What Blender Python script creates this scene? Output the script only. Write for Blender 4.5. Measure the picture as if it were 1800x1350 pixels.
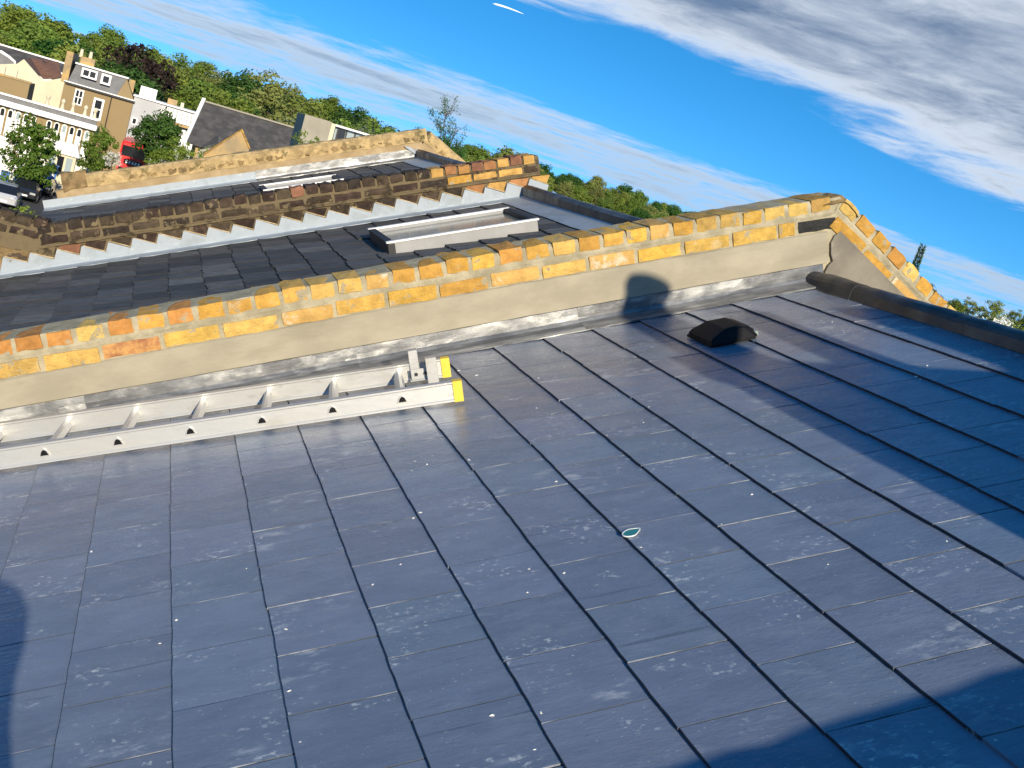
import bpy, bmesh, math, random
from mathutils import Matrix, Vector, noise
rnd = random.Random(7)
for o in list(bpy.data.objects): bpy.data.objects.remove(o)
scene = bpy.context.scene
COL = scene.collection

# ------------------------------------------------------------------ camera
CAM = Vector((-0.28245, -2.43175, 1.21254))
WR = ((0.91776568, 0.21430977, 0.33433139), (-0.28138962, -0.24312662, 0.92828300), (0.28022498, -0.94602366, -0.16282872))
FPX = 1993.94
cd = bpy.data.cameras.new('camera'); cam = bpy.data.objects.new('camera', cd); COL.objects.link(cam)
cd.sensor_width = 36; cd.lens = FPX / 1800 * 36; cd.clip_start = 0.05; cd.clip_end = 6000
cam.matrix_world = Matrix(((WR[0][0], -WR[0][1], -WR[0][2], CAM.x), (WR[1][0], -WR[1][1], -WR[1][2], CAM.y), (WR[2][0], -WR[2][1], -WR[2][2], CAM.z), (0, 0, 0, 1)))
scene.camera = cam
def ray(x, y):
    c = ((x - 900) / FPX, (y - 675) / FPX, 1)
    return Vector([sum(WR[i][k] * c[k] for k in range(3)) for i in range(3)])
def at(x, y, Y):                                  # photo pixel -> point on the plane Y = const
    d = ray(x, y); return CAM + d * ((Y - CAM.y) / d.y)
def pix(P):
    q = Vector(P) - CAM; c = [sum(WR[i][k] * q[i] for i in range(3)) for k in range(3)]
    return (900 + FPX * c[0] / c[2], 675 + FPX * c[1] / c[2], c[2])

# ------------------------------------------------------------------ light
SUN_EL = math.radians(20.1); SUN_AZ = math.radians(0.0)      # light travels along +Y, drifting to +X by SUN_AZ
sl = bpy.data.lights.new('sun', 'SUN'); so = bpy.data.objects.new('sun', sl); COL.objects.link(so)
sl.energy = 5.0; sl.angle = math.radians(0.53); sl.color = (1.0, 0.88, 0.68)
Ldir = Vector((math.sin(SUN_AZ) * math.cos(SUN_EL), math.cos(SUN_AZ) * math.cos(SUN_EL), -math.sin(SUN_EL)))
so.rotation_euler = Ldir.to_track_quat('-Z', 'Y').to_euler()
so.location = (0, -8, 6)

world = bpy.data.worlds.new('World'); scene.world = world; world.use_nodes = True
def build_world():
    nt = world.node_tree; nt.nodes.clear(); N = nt.nodes.new; L = nt.links.new
    def math_(op, a, b=None, clamp=False):
        n = N('ShaderNodeMath'); n.operation = op; n.use_clamp = clamp
        for i, v in enumerate((a, b)):
            if v is None: continue
            if isinstance(v, (int, float)): n.inputs[i].default_value = v
            else: L(v, n.inputs[i])
        return n.outputs[0]
    def mix(fac, a, b):
        n = N('ShaderNodeMix'); n.data_type = 'RGBA'
        for s, v in ((n.inputs[0], fac), (n.inputs[6], a), (n.inputs[7], b)):
            if isinstance(v, (int, float)): s.default_value = v
            elif isinstance(v, tuple): s.default_value = (*v, 1)
            else: L(v, s)
        return n.outputs[2]
    def ramp(v, pts):
        n = N('ShaderNodeValToRGB'); L(v, n.inputs[0]); e = n.color_ramp.elements
        while len(e) < len(pts): e.new(0.5)
        for k, (p, c) in enumerate(pts): e[k].position = p; e[k].color = (c, c, c, 1)
        return n.outputs[0]
    tc = N('ShaderNodeTexCoord'); sep = N('ShaderNodeSeparateXYZ'); L(tc.outputs['Generated'], sep.inputs[0])
    x, y, z = sep.outputs
    zc = math_('MAXIMUM', z, 0.0)
    # clear evening air: the blue of higher up reaches down towards the horizon
    cmb = N('ShaderNodeCombineXYZ'); L(x, cmb.inputs[0]); L(y, cmb.inputs[1]); L(math_('ADD', math_('MULTIPLY', zc, 2.2), 0.22), cmb.inputs[2])
    nrm = N('ShaderNodeVectorMath'); nrm.operation = 'NORMALIZE'; L(cmb.outputs[0], nrm.inputs[0])
    sky = N('ShaderNodeTexSky'); sky.sky_type = 'NISHITA'; sky.sun_disc = False
    sky.sun_elevation = SUN_EL; sky.sun_rotation = math.radians(180) + SUN_AZ
    sky.air_density = 1.0; sky.dust_density = 0.3; sky.ozone_density = 2.5; sky.altitude = 50
    L(nrm.outputs[0], sky.inputs[0])
    hs = N('ShaderNodeHueSaturation'); hs.inputs['Saturation'].default_value = 1.38; hs.inputs['Hue'].default_value = 0.497; hs.inputs['Value'].default_value = 2.1; L(sky.outputs[0], hs.inputs['Color'])
    # cloud deck: direction projected on a level sheet, streets running square to the terrace
    den = math_('ADD', zc, 0.05)
    px = math_('DIVIDE', x, den); py = math_('DIVIDE', y, den)
    a = math.radians(92)
    s = math_('SUBTRACT', math_('MULTIPLY', px, math.cos(a)), math_('MULTIPLY', py, math.sin(a)))
    t = math_('ADD', math_('MULTIPLY', px, math.sin(a)), math_('MULTIPLY', py, math.cos(a)))
    def fbm(ss, ts, off, detail, rough, dist=0.0):
        c = N('ShaderNodeCombineXYZ'); L(math_('MULTIPLY', s, ss), c.inputs[0]); L(math_('MULTIPLY', t, ts), c.inputs[1]); c.inputs[2].default_value = off
        n = N('ShaderNodeTexNoise'); n.inputs['Scale'].default_value = 1; n.inputs['Detail'].default_value = detail; n.inputs['Roughness'].default_value = rough; n.inputs['Distortion'].default_value = dist
        L(c.outputs[0], n.inputs['Vector']); return n.outputs[0]
    wob = math_('MULTIPLY', math_('SUBTRACT', fbm(0.42, 0.30, 3.1, 5, 0.55), 0.5), 2.6)
    s2 = math_('ADD', s, wob)
    # coverage along the streets (s from -20 to 8 mapped to 0..1)
    u = math_('DIVIDE', math_('ADD', s2, 20.0), 28.0, True)
    def S(v): return (v + 20) / 28
    cov = ramp(u, [(0.0, .48), (S(-12), .50), (S(-10), .60), (S(-8.7), .72), (S(-7.7), .52), (S(-6.9), .10), (S(-5.7), .02), (S(-5.1), .46), (S(-4.3), .76), (S(-2.6), .66), (S(-1.3), .2), (S(1), .12), (1.0, .16)])
    big = fbm(0.62, 0.30, 0.3, 7, 0.60, 0.4)
    fine = fbm(2.6, 2.6, 7.7, 8, 0.66, 0.4)
    den_ = math_('ADD', math_('MULTIPLY', big, 0.64), math_('MULTIPLY', fine, 0.36))
    m = math_('ADD', math_('SUBTRACT', den_, 0.55), math_('MULTIPLY', math_('SUBTRACT', cov, 0.36), 0.75))
    mask = N('ShaderNodeMapRange'); mask.interpolation_type = 'SMOOTHSTEP'; L(m, mask.inputs[0]); mask.inputs[1].default_value = -0.03; mask.inputs[2].default_value = 0.20
    # the sunlit rims are the thin edges, the thick middles are grey underneath
    thick = N('ShaderNodeMapRange'); thick.interpolation_type = 'SMOOTHSTEP'; L(m, thick.inputs[0]); thick.inputs[1].default_value = 0.10; thick.inputs[2].default_value = 0.34
    lump = fbm(1.3, 0.55, 12.0, 6, 0.62, 0.3)
    tk = math_('MULTIPLY', thick.outputs[0], math_('ADD', math_('MULTIPLY', lump, 1.5), 0.15), True)
    ccol = mix(tk, (7.2, 7.8, 8.6), (1.35, 2.0, 3.2))
    hz = N('ShaderNodeMapRange'); hz.interpolation_type = 'SMOOTHSTEP'; L(zc, hz.inputs[0]); hz.inputs[1].default_value = 0.13; hz.inputs[2].default_value = 0.015; hz.inputs[3].default_value = 0.0; hz.inputs[4].default_value = 0.75
    ccol = mix(hz.outputs[0], ccol, (3.5, 4.9, 6.6))   # far clouds pale into the air
    col = mix(math_('MULTIPLY', mask.outputs[0], 0.93), hs.outputs[0], ccol)
    # a short contrail high in the clear gap
    bg = N('ShaderNodeBackground'); bg.inputs[1].default_value = 0.088; L(col, bg.inputs[0])
    out = N('ShaderNodeOutputWorld'); L(bg.outputs[0], out.inputs[0])
build_world()
vs = scene.view_settings; vs.view_transform = 'Standard'; vs.look = 'None'; vs.exposure = 0.35; vs.gamma = 1.0; vs.use_curve_mapping = False
scene.render.resolution_x = 1024; scene.render.resolution_y = 768
scene.cycles.samples = 128

# ------------------------------------------------------------------ materials
MATS = {}
def material(name, base, rough=0.6, metal=0.0, spec=0.5, var=None, noise_scale=20, noise_amt=0.15, bump=0.0, bump_scale=60, rand=0.0, palette=None, marks=None, streak=(1, 1, 1), transl=None, rough_var=0.0, coords='Object'):
    """var: second colour mixed in by noise; rand: per-object brightness; palette: per-object colour; marks: list of (colour, scale, lo, hi, stretch, amount)"""
    m = bpy.data.materials.new(name); m.use_nodes = True; nt = m.node_tree; nt.nodes.clear(); N = nt.nodes.new; L = nt.links.new
    tc = N('ShaderNodeTexCoord'); oi = N('ShaderNodeObjectInfo')
    off = N('ShaderNodeVectorMath'); off.operation = 'SCALE'; off.inputs[0].default_value = (37.0, 91.0, 53.0); L(oi.outputs['Random'], off.inputs['Scale'])
    add = N('ShaderNodeVectorMath'); add.operation = 'ADD'; L(tc.outputs[coords], add.inputs[0]); L(off.outputs[0], add.inputs[1])
    def nz(scale, st=(1, 1, 1), detail=6, rough_=0.6, dist=0.0):
        mp = N('ShaderNodeMapping'); mp.inputs['Scale'].default_value = st; L(add.outputs[0], mp.inputs[0])
        n = N('ShaderNodeTexNoise'); n.inputs['Scale'].default_value = scale; n.inputs['Detail'].default_value = detail; n.inputs['Roughness'].default_value = rough_; n.inputs['Distortion'].default_value = dist
        L(mp.outputs[0], n.inputs['Vector']); return n.outputs[0]
    def mixc(fac, a, b, blend='MIX'):
        n = N('ShaderNodeMix'); n.data_type = 'RGBA'; n.blend_type = blend
        for s, v in ((n.inputs[0], fac), (n.inputs[6], a), (n.inputs[7], b)):
            if isinstance(v, (int, float)): s.default_value = v
            elif isinstance(v, tuple): s.default_value = (*v, 1)
            else: L(v, s)
        return n.outputs[2]
    def rng(v, lo, hi, a=0.0, b=1.0):
        n = N('ShaderNodeMapRange'); n.interpolation_type = 'SMOOTHSTEP'; L(v, n.inputs[0]); n.inputs[1].default_value = lo; n.inputs[2].default_value = hi; n.inputs[3].default_value = a; n.inputs[4].default_value = b
        return n.outputs[0]
    if palette:
        r = N('ShaderNodeValToRGB'); r.color_ramp.interpolation = 'CONSTANT'; e = r.color_ramp.elements
        while len(e) < len(palette): e.new(0.5)
        for k, c in enumerate(palette): e[k].position = k / len(palette); e[k].color = (*c, 1)
        L(oi.outputs['Random'], r.inputs[0]); col = r.outputs[0]
    else:
        rgb = N('ShaderNodeRGB'); rgb.outputs[0].default_value = (*base, 1); col = rgb.outputs[0]
    n1 = nz(noise_scale, streak)
    if var: col = mixc(rng(n1, 0.38, 0.66), col, var)
    col = mixc(1.0, col, N_gray(N, L, rng(n1, 0.25, 0.75, 1 - noise_amt, 1 + noise_amt)), 'MULTIPLY')
    if rand:
        w = N('ShaderNodeTexWhiteNoise'); w.noise_dimensions = '1D'; L(oi.outputs['Random'], w.inputs['W'])
        col = mixc(1.0, col, N_gray(N, L, rng(w.outputs['Value'], 0, 1, 1 - rand, 1 + rand)), 'MULTIPLY')
    for mk in (marks or []):
        c, sc, lo, hi, st, amt = mk[:6]; fac = rng(nz(sc, st, 8, 0.65), lo, hi, 0, amt)
        if len(mk) > 6:                              # only inside larger patches
            mu = N('ShaderNodeMath'); mu.operation = 'MULTIPLY'; L(fac, mu.inputs[0]); L(rng(nz(mk[6], (1, 1, 1), 3, .5), mk[7], mk[8]), mu.inputs[1]); fac = mu.outputs[0]
        col = mixc(fac, col, c)
    bs = N('ShaderNodeBsdfPrincipled'); L(col, bs.inputs['Base Color'])
    bs.inputs['Roughness'].default_value = rough; bs.inputs['Metallic'].default_value = metal; bs.inputs['Specular IOR Level'].default_value = spec
    if rough_var: L(rng(nz(noise_scale * 0.7, streak), 0.3, 0.7, rough - rough_var, rough + rough_var), bs.inputs['Roughness'])
    if bump:
        b = N('ShaderNodeBump'); b.inputs['Strength'].default_value = bump; b.inputs['Distance'].default_value = 0.01
        L(nz(bump_scale, streak, 8, 0.65), b.inputs['Height']); L(b.outputs[0], bs.inputs['Normal'])
    out = N('ShaderNodeOutputMaterial')
    if transl:
        t = N('ShaderNodeBsdfTranslucent'); L(col, t.inputs[0]); ms = N('ShaderNodeMixShader'); ms.inputs[0].default_value = transl
        L(bs.outputs[0], ms.inputs[1]); L(t.outputs[0], ms.inputs[2]); L(ms.outputs[0], out.inputs[0])
    else: L(bs.outputs[0], out.inputs[0])
    MATS[name] = m; return m
def N_gray(N, L, v):
    c = N('ShaderNodeCombineColor'); [L(v, c.inputs[i]) for i in range(3)]; return c.outputs[0]
M = material
M('slate', (0.172, 0.206, 0.284), .27, spec=.56, noise_scale=8, noise_amt=.10, streak=(1, 2.4, 1), bump=.20, bump_scale=30, rand=.075, rough_var=.07,
  palette=[(0.155, 0.189, 0.258), (0.163, 0.191, 0.261), (0.153, 0.196, 0.260), (0.165, 0.191, 0.255), (0.148, 0.181, 0.248), (0.158, 0.198, 0.265), (0.160, 0.186, 0.249)],
  marks=[((0.241, 0.275, 0.327), 3.5, .50, .72, (1, 2.0, 1), .45), ((0.430, 0.456, 0.482), 12, .50, .66, (1, 2.2, 1), .75, 3.2, .56, .68), ((0.568, 0.585, 0.585), 48, .55, .66, (1, 1.3, 1), .8, 4.5, .52, .64), ((0.602, 0.611, 0.602), 75, .655, .70, (1, 1.5, 1), .85), ((0.060, 0.073, 0.099), 5, .63, .68, (.4, 8, 1), .55)])
M('slate_edge', (0.243, 0.261, 0.288), .6, noise_scale=40, noise_amt=.5, marks=[((0.063, 0.077, 0.104), 5, .42, .52, (1, 1, 1), .95)])
M('slate_tail', (.022, .026, .036), .6, noise_scale=40, noise_amt=.4, marks=[((.4, .42, .44), 22, .66, .72, (1, 1, 1), .8)])  # tail faces near black: the course shadow line put into the colour
M('slate_old', (0.087, 0.090, 0.093), .7, spec=.22, noise_scale=10, noise_amt=.35, streak=(1, 3, 1), bump=.45, bump_scale=30, rand=.16, rough_var=.1,
  palette=[(0.070, 0.071, 0.074), (0.090, 0.088, 0.087), (0.055, 0.057, 0.059), (0.110, 0.109, 0.106), (0.078, 0.080, 0.083)],
  marks=[((0.043, 0.043, 0.036), 14, .60, .70, (1, 1, 1), .7), ((0.290, 0.290, 0.275), 9, .62, .8, (1, 4, 1), .5)])
M('slate_old_tail', (.025, .022, .02), .8, noise_scale=40, noise_amt=.4)
M('underlay', (.018, .018, .02), .9)
YB = [(0.565, 0.340, 0.071), (0.593, 0.377, 0.092), (0.529, 0.294, 0.059), (0.547, 0.350, 0.101), (0.620, 0.423, 0.126), (0.529, 0.294, 0.067), (0.575, 0.350, 0.067), (0.547, 0.331, 0.084)]
M('brick_yellow', YB[0], .85, spec=.2, palette=YB, noise_scale=22, noise_amt=.22, bump=.9, bump_scale=120, rand=.12,
  marks=[((0.560, 0.464, 0.304), 9, .58, .72, (1, 1, 1), .7), ((0.264, 0.112, 0.040), 12, .60, .72, (1, 1, 1), .6), ((0.352, 0.308, 0.212), 13, .58, .63, (1, 1, 1), .92), ((0.080, 0.056, 0.032), 26, .66, .74, (1, 1, 1), .75)])
M('brick_warm', (0.480, 0.240, 0.052), .85, spec=.2, palette=[(0.496, 0.272, 0.060), (0.464, 0.232, 0.056), (0.504, 0.288, 0.064), (0.432, 0.200, 0.056)], noise_scale=22, noise_amt=.22, bump=.6, bump_scale=90, rand=.12, marks=[((0.528, 0.400, 0.224), 9, .58, .72, (1, 1, 1), .6), ((0.224, 0.096, 0.048), 12, .60, .75, (1, 1, 1), .5), ((0.352, 0.308, 0.212), 13, .57, .62, (1, 1, 1), .92)])
M('brick_red', (0.352, 0.152, 0.072), .85, spec=.2, noise_scale=14, noise_amt=.25, bump=.6, bump_scale=90, var=(0.496, 0.272, 0.096), marks=[((0.528, 0.416, 0.304), 12, .58, .72, (1, 1, 1), .6)])
M('brick_white', (0.496, 0.304, 0.096), .85, spec=.2, noise_scale=14, noise_amt=.2, bump=.6, bump_scale=90, marks=[((0.592, 0.528, 0.400), 8, .54, .64, (1, 1, 1), .85)])
M('brick_tar', (.018, .018, .016), .7, noise_scale=50, noise_amt=.4, bump=1.0, bump_scale=120, marks=[((.2, .19, .16), 40, .66, .74, (1, 1, 1), .6)])
YC = [(0.400, 0.256, 0.080), (0.368, 0.224, 0.072), (0.320, 0.184, 0.064), (0.432, 0.288, 0.104)]
M('brick_weathered', YC[0], .9, spec=.15, palette=YC, noise_scale=18, noise_amt=.3, bump=.8, bump_scale=70, rand=.2,
  marks=[((0.496, 0.320, 0.080), 8, .45, .6, (1, 1, 1), .8), ((0.096, 0.072, 0.048), 16, .60, .72, (1, 1, 1), .8)])
M('brick_sooty', (0.046, 0.034, 0.025), .9, spec=.2, palette=[(0.053, 0.038, 0.026), (0.037, 0.028, 0.022), (0.062, 0.046, 0.031), (0.043, 0.028, 0.022)], noise_scale=16, noise_amt=.4, bump=.8, bump_scale=70, rand=.25,
  marks=[((0.186, 0.149, 0.093), 18, .60, .72, (1, 1, 1), .7), ((0.186, 0.146, 0.087), 9, .60, .64, (1, 1, 1), .9)])
M('brick_orange', (0.400, 0.200, 0.068), .9, spec=.2, palette=[(0.416, 0.216, 0.072), (0.448, 0.264, 0.080), (0.336, 0.160, 0.068), (0.240, 0.112, 0.068)], noise_scale=14, noise_amt=.25, bump=.7, bump_scale=70, rand=.15, marks=[((0.112, 0.072, 0.040), 14, .62, .72, (1, 1, 1), .7)])
M('mortar', (0.336, 0.296, 0.200), .95, spec=.1, var=(0.400, 0.352, 0.248), noise_scale=12, noise_amt=.15, bump=.7, bump_scale=120, marks=[((0.192, 0.176, 0.120), 9, .62, .78, (1, 1, 1), .6)])
M('mortar_tan', (0.400, 0.288, 0.152), .95, spec=.1, var=(0.464, 0.368, 0.232), noise_scale=14, noise_amt=.2, bump=.8, bump_scale=90, marks=[((0.096, 0.072, 0.048), 12, .60, .72, (1, 1, 1), .7)])
M('mortar_sooty', (0.184, 0.143, 0.083), .95, spec=.1, var=(0.102, 0.078, 0.050), noise_scale=7, noise_amt=.25, bump=.8, bump_scale=90, marks=[((0.028, 0.023, 0.016), 9, .52, .62, (1, 1, 1), .8)])
M('render', (0.308, 0.276, 0.208), .85, spec=.2, var=(0.336, 0.300, 0.228), noise_scale=3.5, noise_amt=.09, streak=(1, 1, 2), bump=.18, bump_scale=60, marks=[((0.384, 0.344, 0.272), 2.2, .55, .75, (1, 1, 1), .4), ((0.224, 0.192, 0.136), 30, .68, .78, (1, 1, 1), .5), ((0.240, 0.208, 0.152), 3, .55, .70, (.6, 1, 3), .5), ((0.176, 0.152, 0.112), 40, .60, .68, (.15, 1, 2.5), .35, 2, .5, .65)])
M('render_damp', (0.160, 0.144, 0.116), .8, spec=.25, var=(0.200, 0.180, 0.144), noise_scale=4, noise_amt=.15, bump=.2, bump_scale=60, marks=[((0.368, 0.336, 0.288), 5, .58, .72, (1, 1, 1), .6)])
M('render_tan', (0.320, 0.232, 0.128), .9, spec=.15, var=(0.360, 0.272, 0.160), noise_scale=4, noise_amt=.15, bump=.3, bump_scale=40)
M('stone_coping', (0.288, 0.196, 0.088), .95, spec=.1, palette=[(0.304, 0.208, 0.096), (0.256, 0.176, 0.088), (0.352, 0.256, 0.128), (0.224, 0.160, 0.080)], noise_scale=12, noise_amt=.35, bump=1.0, bump_scale=40, rand=.2, marks=[((0.088, 0.080, 0.036), 7, .55, .68, (1, 1, 1), .8)])
M('lead', (0.136, 0.140, 0.148), .42, metal=.35, spec=.5, var=(0.216, 0.220, 0.224), noise_scale=10, noise_amt=.2, streak=(.6, 2, 1), bump=.25, bump_scale=18, rough_var=.1, marks=[((0.480, 0.480, 0.464), 7, .50, .66, (.5, 2, 1), .75)])
M('lead_white', (0.320, 0.364, 0.408), .6, metal=.1, var=(0.248, 0.288, 0.328), noise_scale=8, noise_amt=.15, bump=.2, bump_scale=20, marks=[((0.496, 0.504, 0.496), 14, .60, .70, (1, 1, 1), .6), ((0.224, 0.248, 0.264), 4, .50, .65, (1, 1, 1), .6)])
M('lead_dark', (0.026, 0.028, 0.033), .42, metal=.2, var=(0.041, 0.043, 0.046), noise_scale=8, noise_amt=.3, bump=.3, bump_scale=14, rough_var=.1)
M('aluminium', (.56, .565, .555), .42, metal=.5, var=(.50, .49, .465), noise_scale=9, noise_amt=.10, streak=(.3, 2, 1), bump=.08, bump_scale=60, marks=[((.30, .28, .25), 26, .60, .70, (.4, 1, 1), .6), ((.72, .72, .70), 18, .60, .70, (.15, 2, 2), .5), ((.40, .36, .30), 4, .52, .66, (.6, 1, 1), .4)])
M('yellow_plastic', (.75, .50, .05), .5, noise_amt=.1)
M('black_plastic', (.005, .005, .007), .6, spec=.2, noise_amt=.2, bump=.1, bump_scale=80)
M('grey_plastic', (.20, .24, .23), .5)
M('grey_kerb', (.27, .27, .275), .55, noise_scale=8, noise_amt=.1)
M('white_trim', (.80, .79, .76), .6, noise_amt=.06, noise_scale=3)
M('black_trim', (.012, .012, .014), .6)
M('roof_glass', (.10, .105, .085), .2, spec=.8, var=(.22, .22, .19), noise_scale=2.5, noise_amt=.2)
M('blind_glass', (.34, .33, .29), .25, spec=.6)
M('teal', (.02, .20, .20), .35); M('white_rim', (.75, .78, .75), .5)
M('crumb', (.72, .70, .64), .9)
M('terracotta', (.42, .19, .09), .85, noise_scale=6, noise_amt=.2, bump=.3)
# background
M('ground', (.07, .095, .035), .95, var=(.10, .10, .05), noise_scale=.05, noise_amt=.3, coords='Object')
M('asphalt', (.05, .05, .052), .9, noise_scale=.8, noise_amt=.2)
M('pavement_mat', (.24, .23, .21), .9, noise_scale=.8, noise_amt=.15)
M('wall_tan', (0.272, 0.196, 0.096), .9, noise_scale=.5, noise_amt=.12, var=(0.240, 0.176, 0.088))
M('wall_cream', (0.592, 0.528, 0.384), .85, noise_scale=.6, noise_amt=.08)
M('wall_white', (.78, .77, .73), .8, noise_scale=.6, noise_amt=.06)
M('wall_grey', (0.400, 0.408, 0.416), .8, noise_scale=.6, noise_amt=.06)
M('wall_stone', (0.320, 0.240, 0.136), .9, noise_scale=1.2, noise_amt=.2, var=(0.400, 0.264, 0.104), bump=.5, bump_scale=5)
M('wall_concrete', (0.288, 0.264, 0.208), .9, noise_scale=1.0, noise_amt=.12)
M('roof_brown', (.17, .085, .055), .8, noise_scale=2, noise_amt=.2)
M('roof_grey', (.15, .15, .155), .7, noise_scale=1.5, noise_amt=.15)
M('roof_dark', (.062, .058, .056), .85, noise_scale=1.5, noise_amt=.3, var=(.075, .070, .065), bump=.3, bump_scale=6)
M('window_glass', (.012, .014, .018), .12, spec=.6)
M('pale_glass', (.30, .36, .38), .15, spec=.7)
M('car_black', (.010, .012, .018), .18, spec=.7); M('car_silver', (.45, .46, .48), .3, metal=.5); M('car_red', (.42, .012, .018), .3, spec=.6)
M('bus_red', (.62, .008, .010), .35); M('rubber', (.015, .015, .015), .8); M('chrome', (.7, .7, .7), .25, metal=.9)
M('blue_paint', (.03, .14, .42), .5); M('bark', (.10, .075, .05), .95, noise_scale=6, noise_amt=.3); M('bark_pale', (.34, .25, .18), .95)
def leafmat(name, pal, tr=.30): M(name, pal[0], .65, spec=.25, palette=pal, noise_scale=.35, noise_amt=.3, rand=.16, transl=tr)
leafmat('leaf_mid', [(.17, .225, .035), (.19, .235, .045), (.145, .215, .032), (.21, .235, .065), (.15, .23, .04)])
leafmat('leaf_dark', [(.045, .12, .02), (.06, .13, .024)])
leafmat('leaf_bright', [(.15, .22, .025), (.17, .23, .03)])
leafmat('leaf_copper', [(.035, .022, .018), (.045, .028, .02)], .15)
leafmat('leaf_pale', [(.17, .20, .13), (.15, .18, .11)], .2)
leafmat('leaf_fresh', [(.12, .19, .025), (.10, .18, .022)])
leafmat('blossom', [(.78, .76, .68), (.72, .70, .62)], .2)

# ------------------------------------------------------------------ object helpers
WM = {}
def link(name, data, parent=None, Mw=None):
    o = bpy.data.objects.new(name, data); COL.objects.link(o)
    Mw = Mw or Matrix.Identity(4)
    if parent is not None:
        o.parent = parent; o.matrix_basis = WM[parent].inverted() @ Mw
    else: o.matrix_basis = Mw
    WM[o] = Mw
    return o
def thing(name, label, cat, loc=(0, 0, 0), group=None, rz=0.0):
    o = link(name, None, None, Matrix.Translation(loc) @ Matrix.Rotation(rz, 4, 'Z')); tag(o, label, cat, group); o.empty_display_size = .1; return o
def tag(o, label=None, cat=None, group=None, kind=None):
    if label: o['label'] = label
    if cat: o['category'] = cat
    if group: o['group'] = group
    if kind: o['kind'] = kind
    return o
def mesh(name, verts, faces, mats, idx=None, smooth=False):
    me = bpy.data.meshes.new(name); me.from_pydata([tuple(v) for v in verts], [], faces)
    for m in (mats if isinstance(mats, (list, tuple)) else [mats]): me.materials.append(MATS[m])
    if idx: me.polygons.foreach_set('material_index', idx)
    if smooth: me.polygons.foreach_set('use_smooth', [True] * len(me.polygons))
    me.update(); return me
class MB:                                           # collects shapes in one mesh
    def __init__(s): s.v = []; s.f = []; s.i = []
    def add(s, v, f, i=0):
        b = len(s.v); s.v += [Vector(p) for p in v]; s.f += [tuple(b + k for k in q) for q in f]; s.i += [i] * len(f)
    def box(s, a, b, i=0):
        (x0, y0, z0), (x1, y1, z1) = a, b
        x0, x1 = min(x0, x1), max(x0, x1); y0, y1 = min(y0, y1), max(y0, y1); z0, z1 = min(z0, z1), max(z0, z1)
        s.add([(x0, y0, z0), (x1, y0, z0), (x1, y1, z0), (x0, y1, z0), (x0, y0, z1), (x1, y0, z1), (x1, y1, z1), (x0, y1, z1)],
              [(0, 3, 2, 1), (4, 5, 6, 7), (0, 1, 5, 4), (1, 2, 6, 5), (2, 3, 7, 6), (3, 0, 4, 7)], i)
    def prism(s, pts, axis, a, b, i=0):             # polygon pts (2-D) extruded along axis; x:(y,z) y:(x,z) z:(x,y)
        def P(p, t): return (t, p[0], p[1]) if axis == 'x' else (p[0], t, p[1]) if axis == 'y' else (p[0], p[1], t)
        n = len(pts)
        s.add([P(p, a) for p in pts] + [P(p, b) for p in pts], [tuple(range(n)), tuple(range(2 * n - 1, n - 1, -1))] + [(k, n + k, n + (k + 1) % n, (k + 1) % n) for k in range(n)], i)
    def tube(s, path, radii, sides=8, i=0):
        rings = []
        for k, p in enumerate(path):
            p = Vector(p); d = (Vector(path[min(k + 1, len(path) - 1)]) - Vector(path[max(k - 1, 0)])).normalized()
            a = d.orthogonal().normalized(); b = d.cross(a)
            rings.append([p + (a * math.cos(2 * math.pi * q / sides) + b * math.sin(2 * math.pi * q / sides)) * radii[k] for q in range(sides)])
        v = [q for r in rings for q in r]; f = [tuple(range(sides))[::-1], tuple((len(rings) - 1) * sides + q for q in range(sides))]
        for k in range(len(rings) - 1):
            for q in range(sides): f.append((k * sides + q, k * sides + (q + 1) % sides, (k + 1) * sides + (q + 1) % sides, (k + 1) * sides + q))
        s.add(v, f, i)
    def lathe(s, prof, sides=16, c=(0, 0, 0), i=0): # prof: (r, z)
        v = []; f = []
        for r, z in prof:
            for q in range(sides): v.append((c[0] + r * math.cos(2 * math.pi * q / sides), c[1] + r * math.sin(2 * math.pi * q / sides), c[2] + z))
        for k in range(len(prof) - 1):
            for q in range(sides): f.append((k * sides + q, k * sides + (q + 1) % sides, (k + 1) * sides + (q + 1) % sides, (k + 1) * sides + q))
        s.add(v, f, i)
    def build(s, name, mats, parent=None, Mw=None, smooth=False, fix=True):
        me = mesh(name, s.v, s.f, mats, s.i, smooth)
        if fix:
            bm = bmesh.new(); bm.from_mesh(me); bmesh.ops.recalc_face_normals(bm, faces=bm.faces); bm.to_mesh(me); bm.free()
        return link(name, me, parent, Mw)
def bevel(o, w, seg=2):
    bm = bmesh.new(); bm.from_mesh(o.data); bmesh.ops.bevel(bm, geom=[e for e in bm.edges if len(e.link_faces) == 2 and e.calc_face_angle(0) > .5], offset=w, segments=seg, affect='EDGES'); bm.to_mesh(o.data); bm.free(); return o
def bbox(name, a, b, mat, parent, bev=0.0):
    m = MB(); m.box(a, b); o = m.build(name, mat, parent, WM.get(parent) if False else None)
    if bev: bevel(o, bev, 1)
    return o

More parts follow.
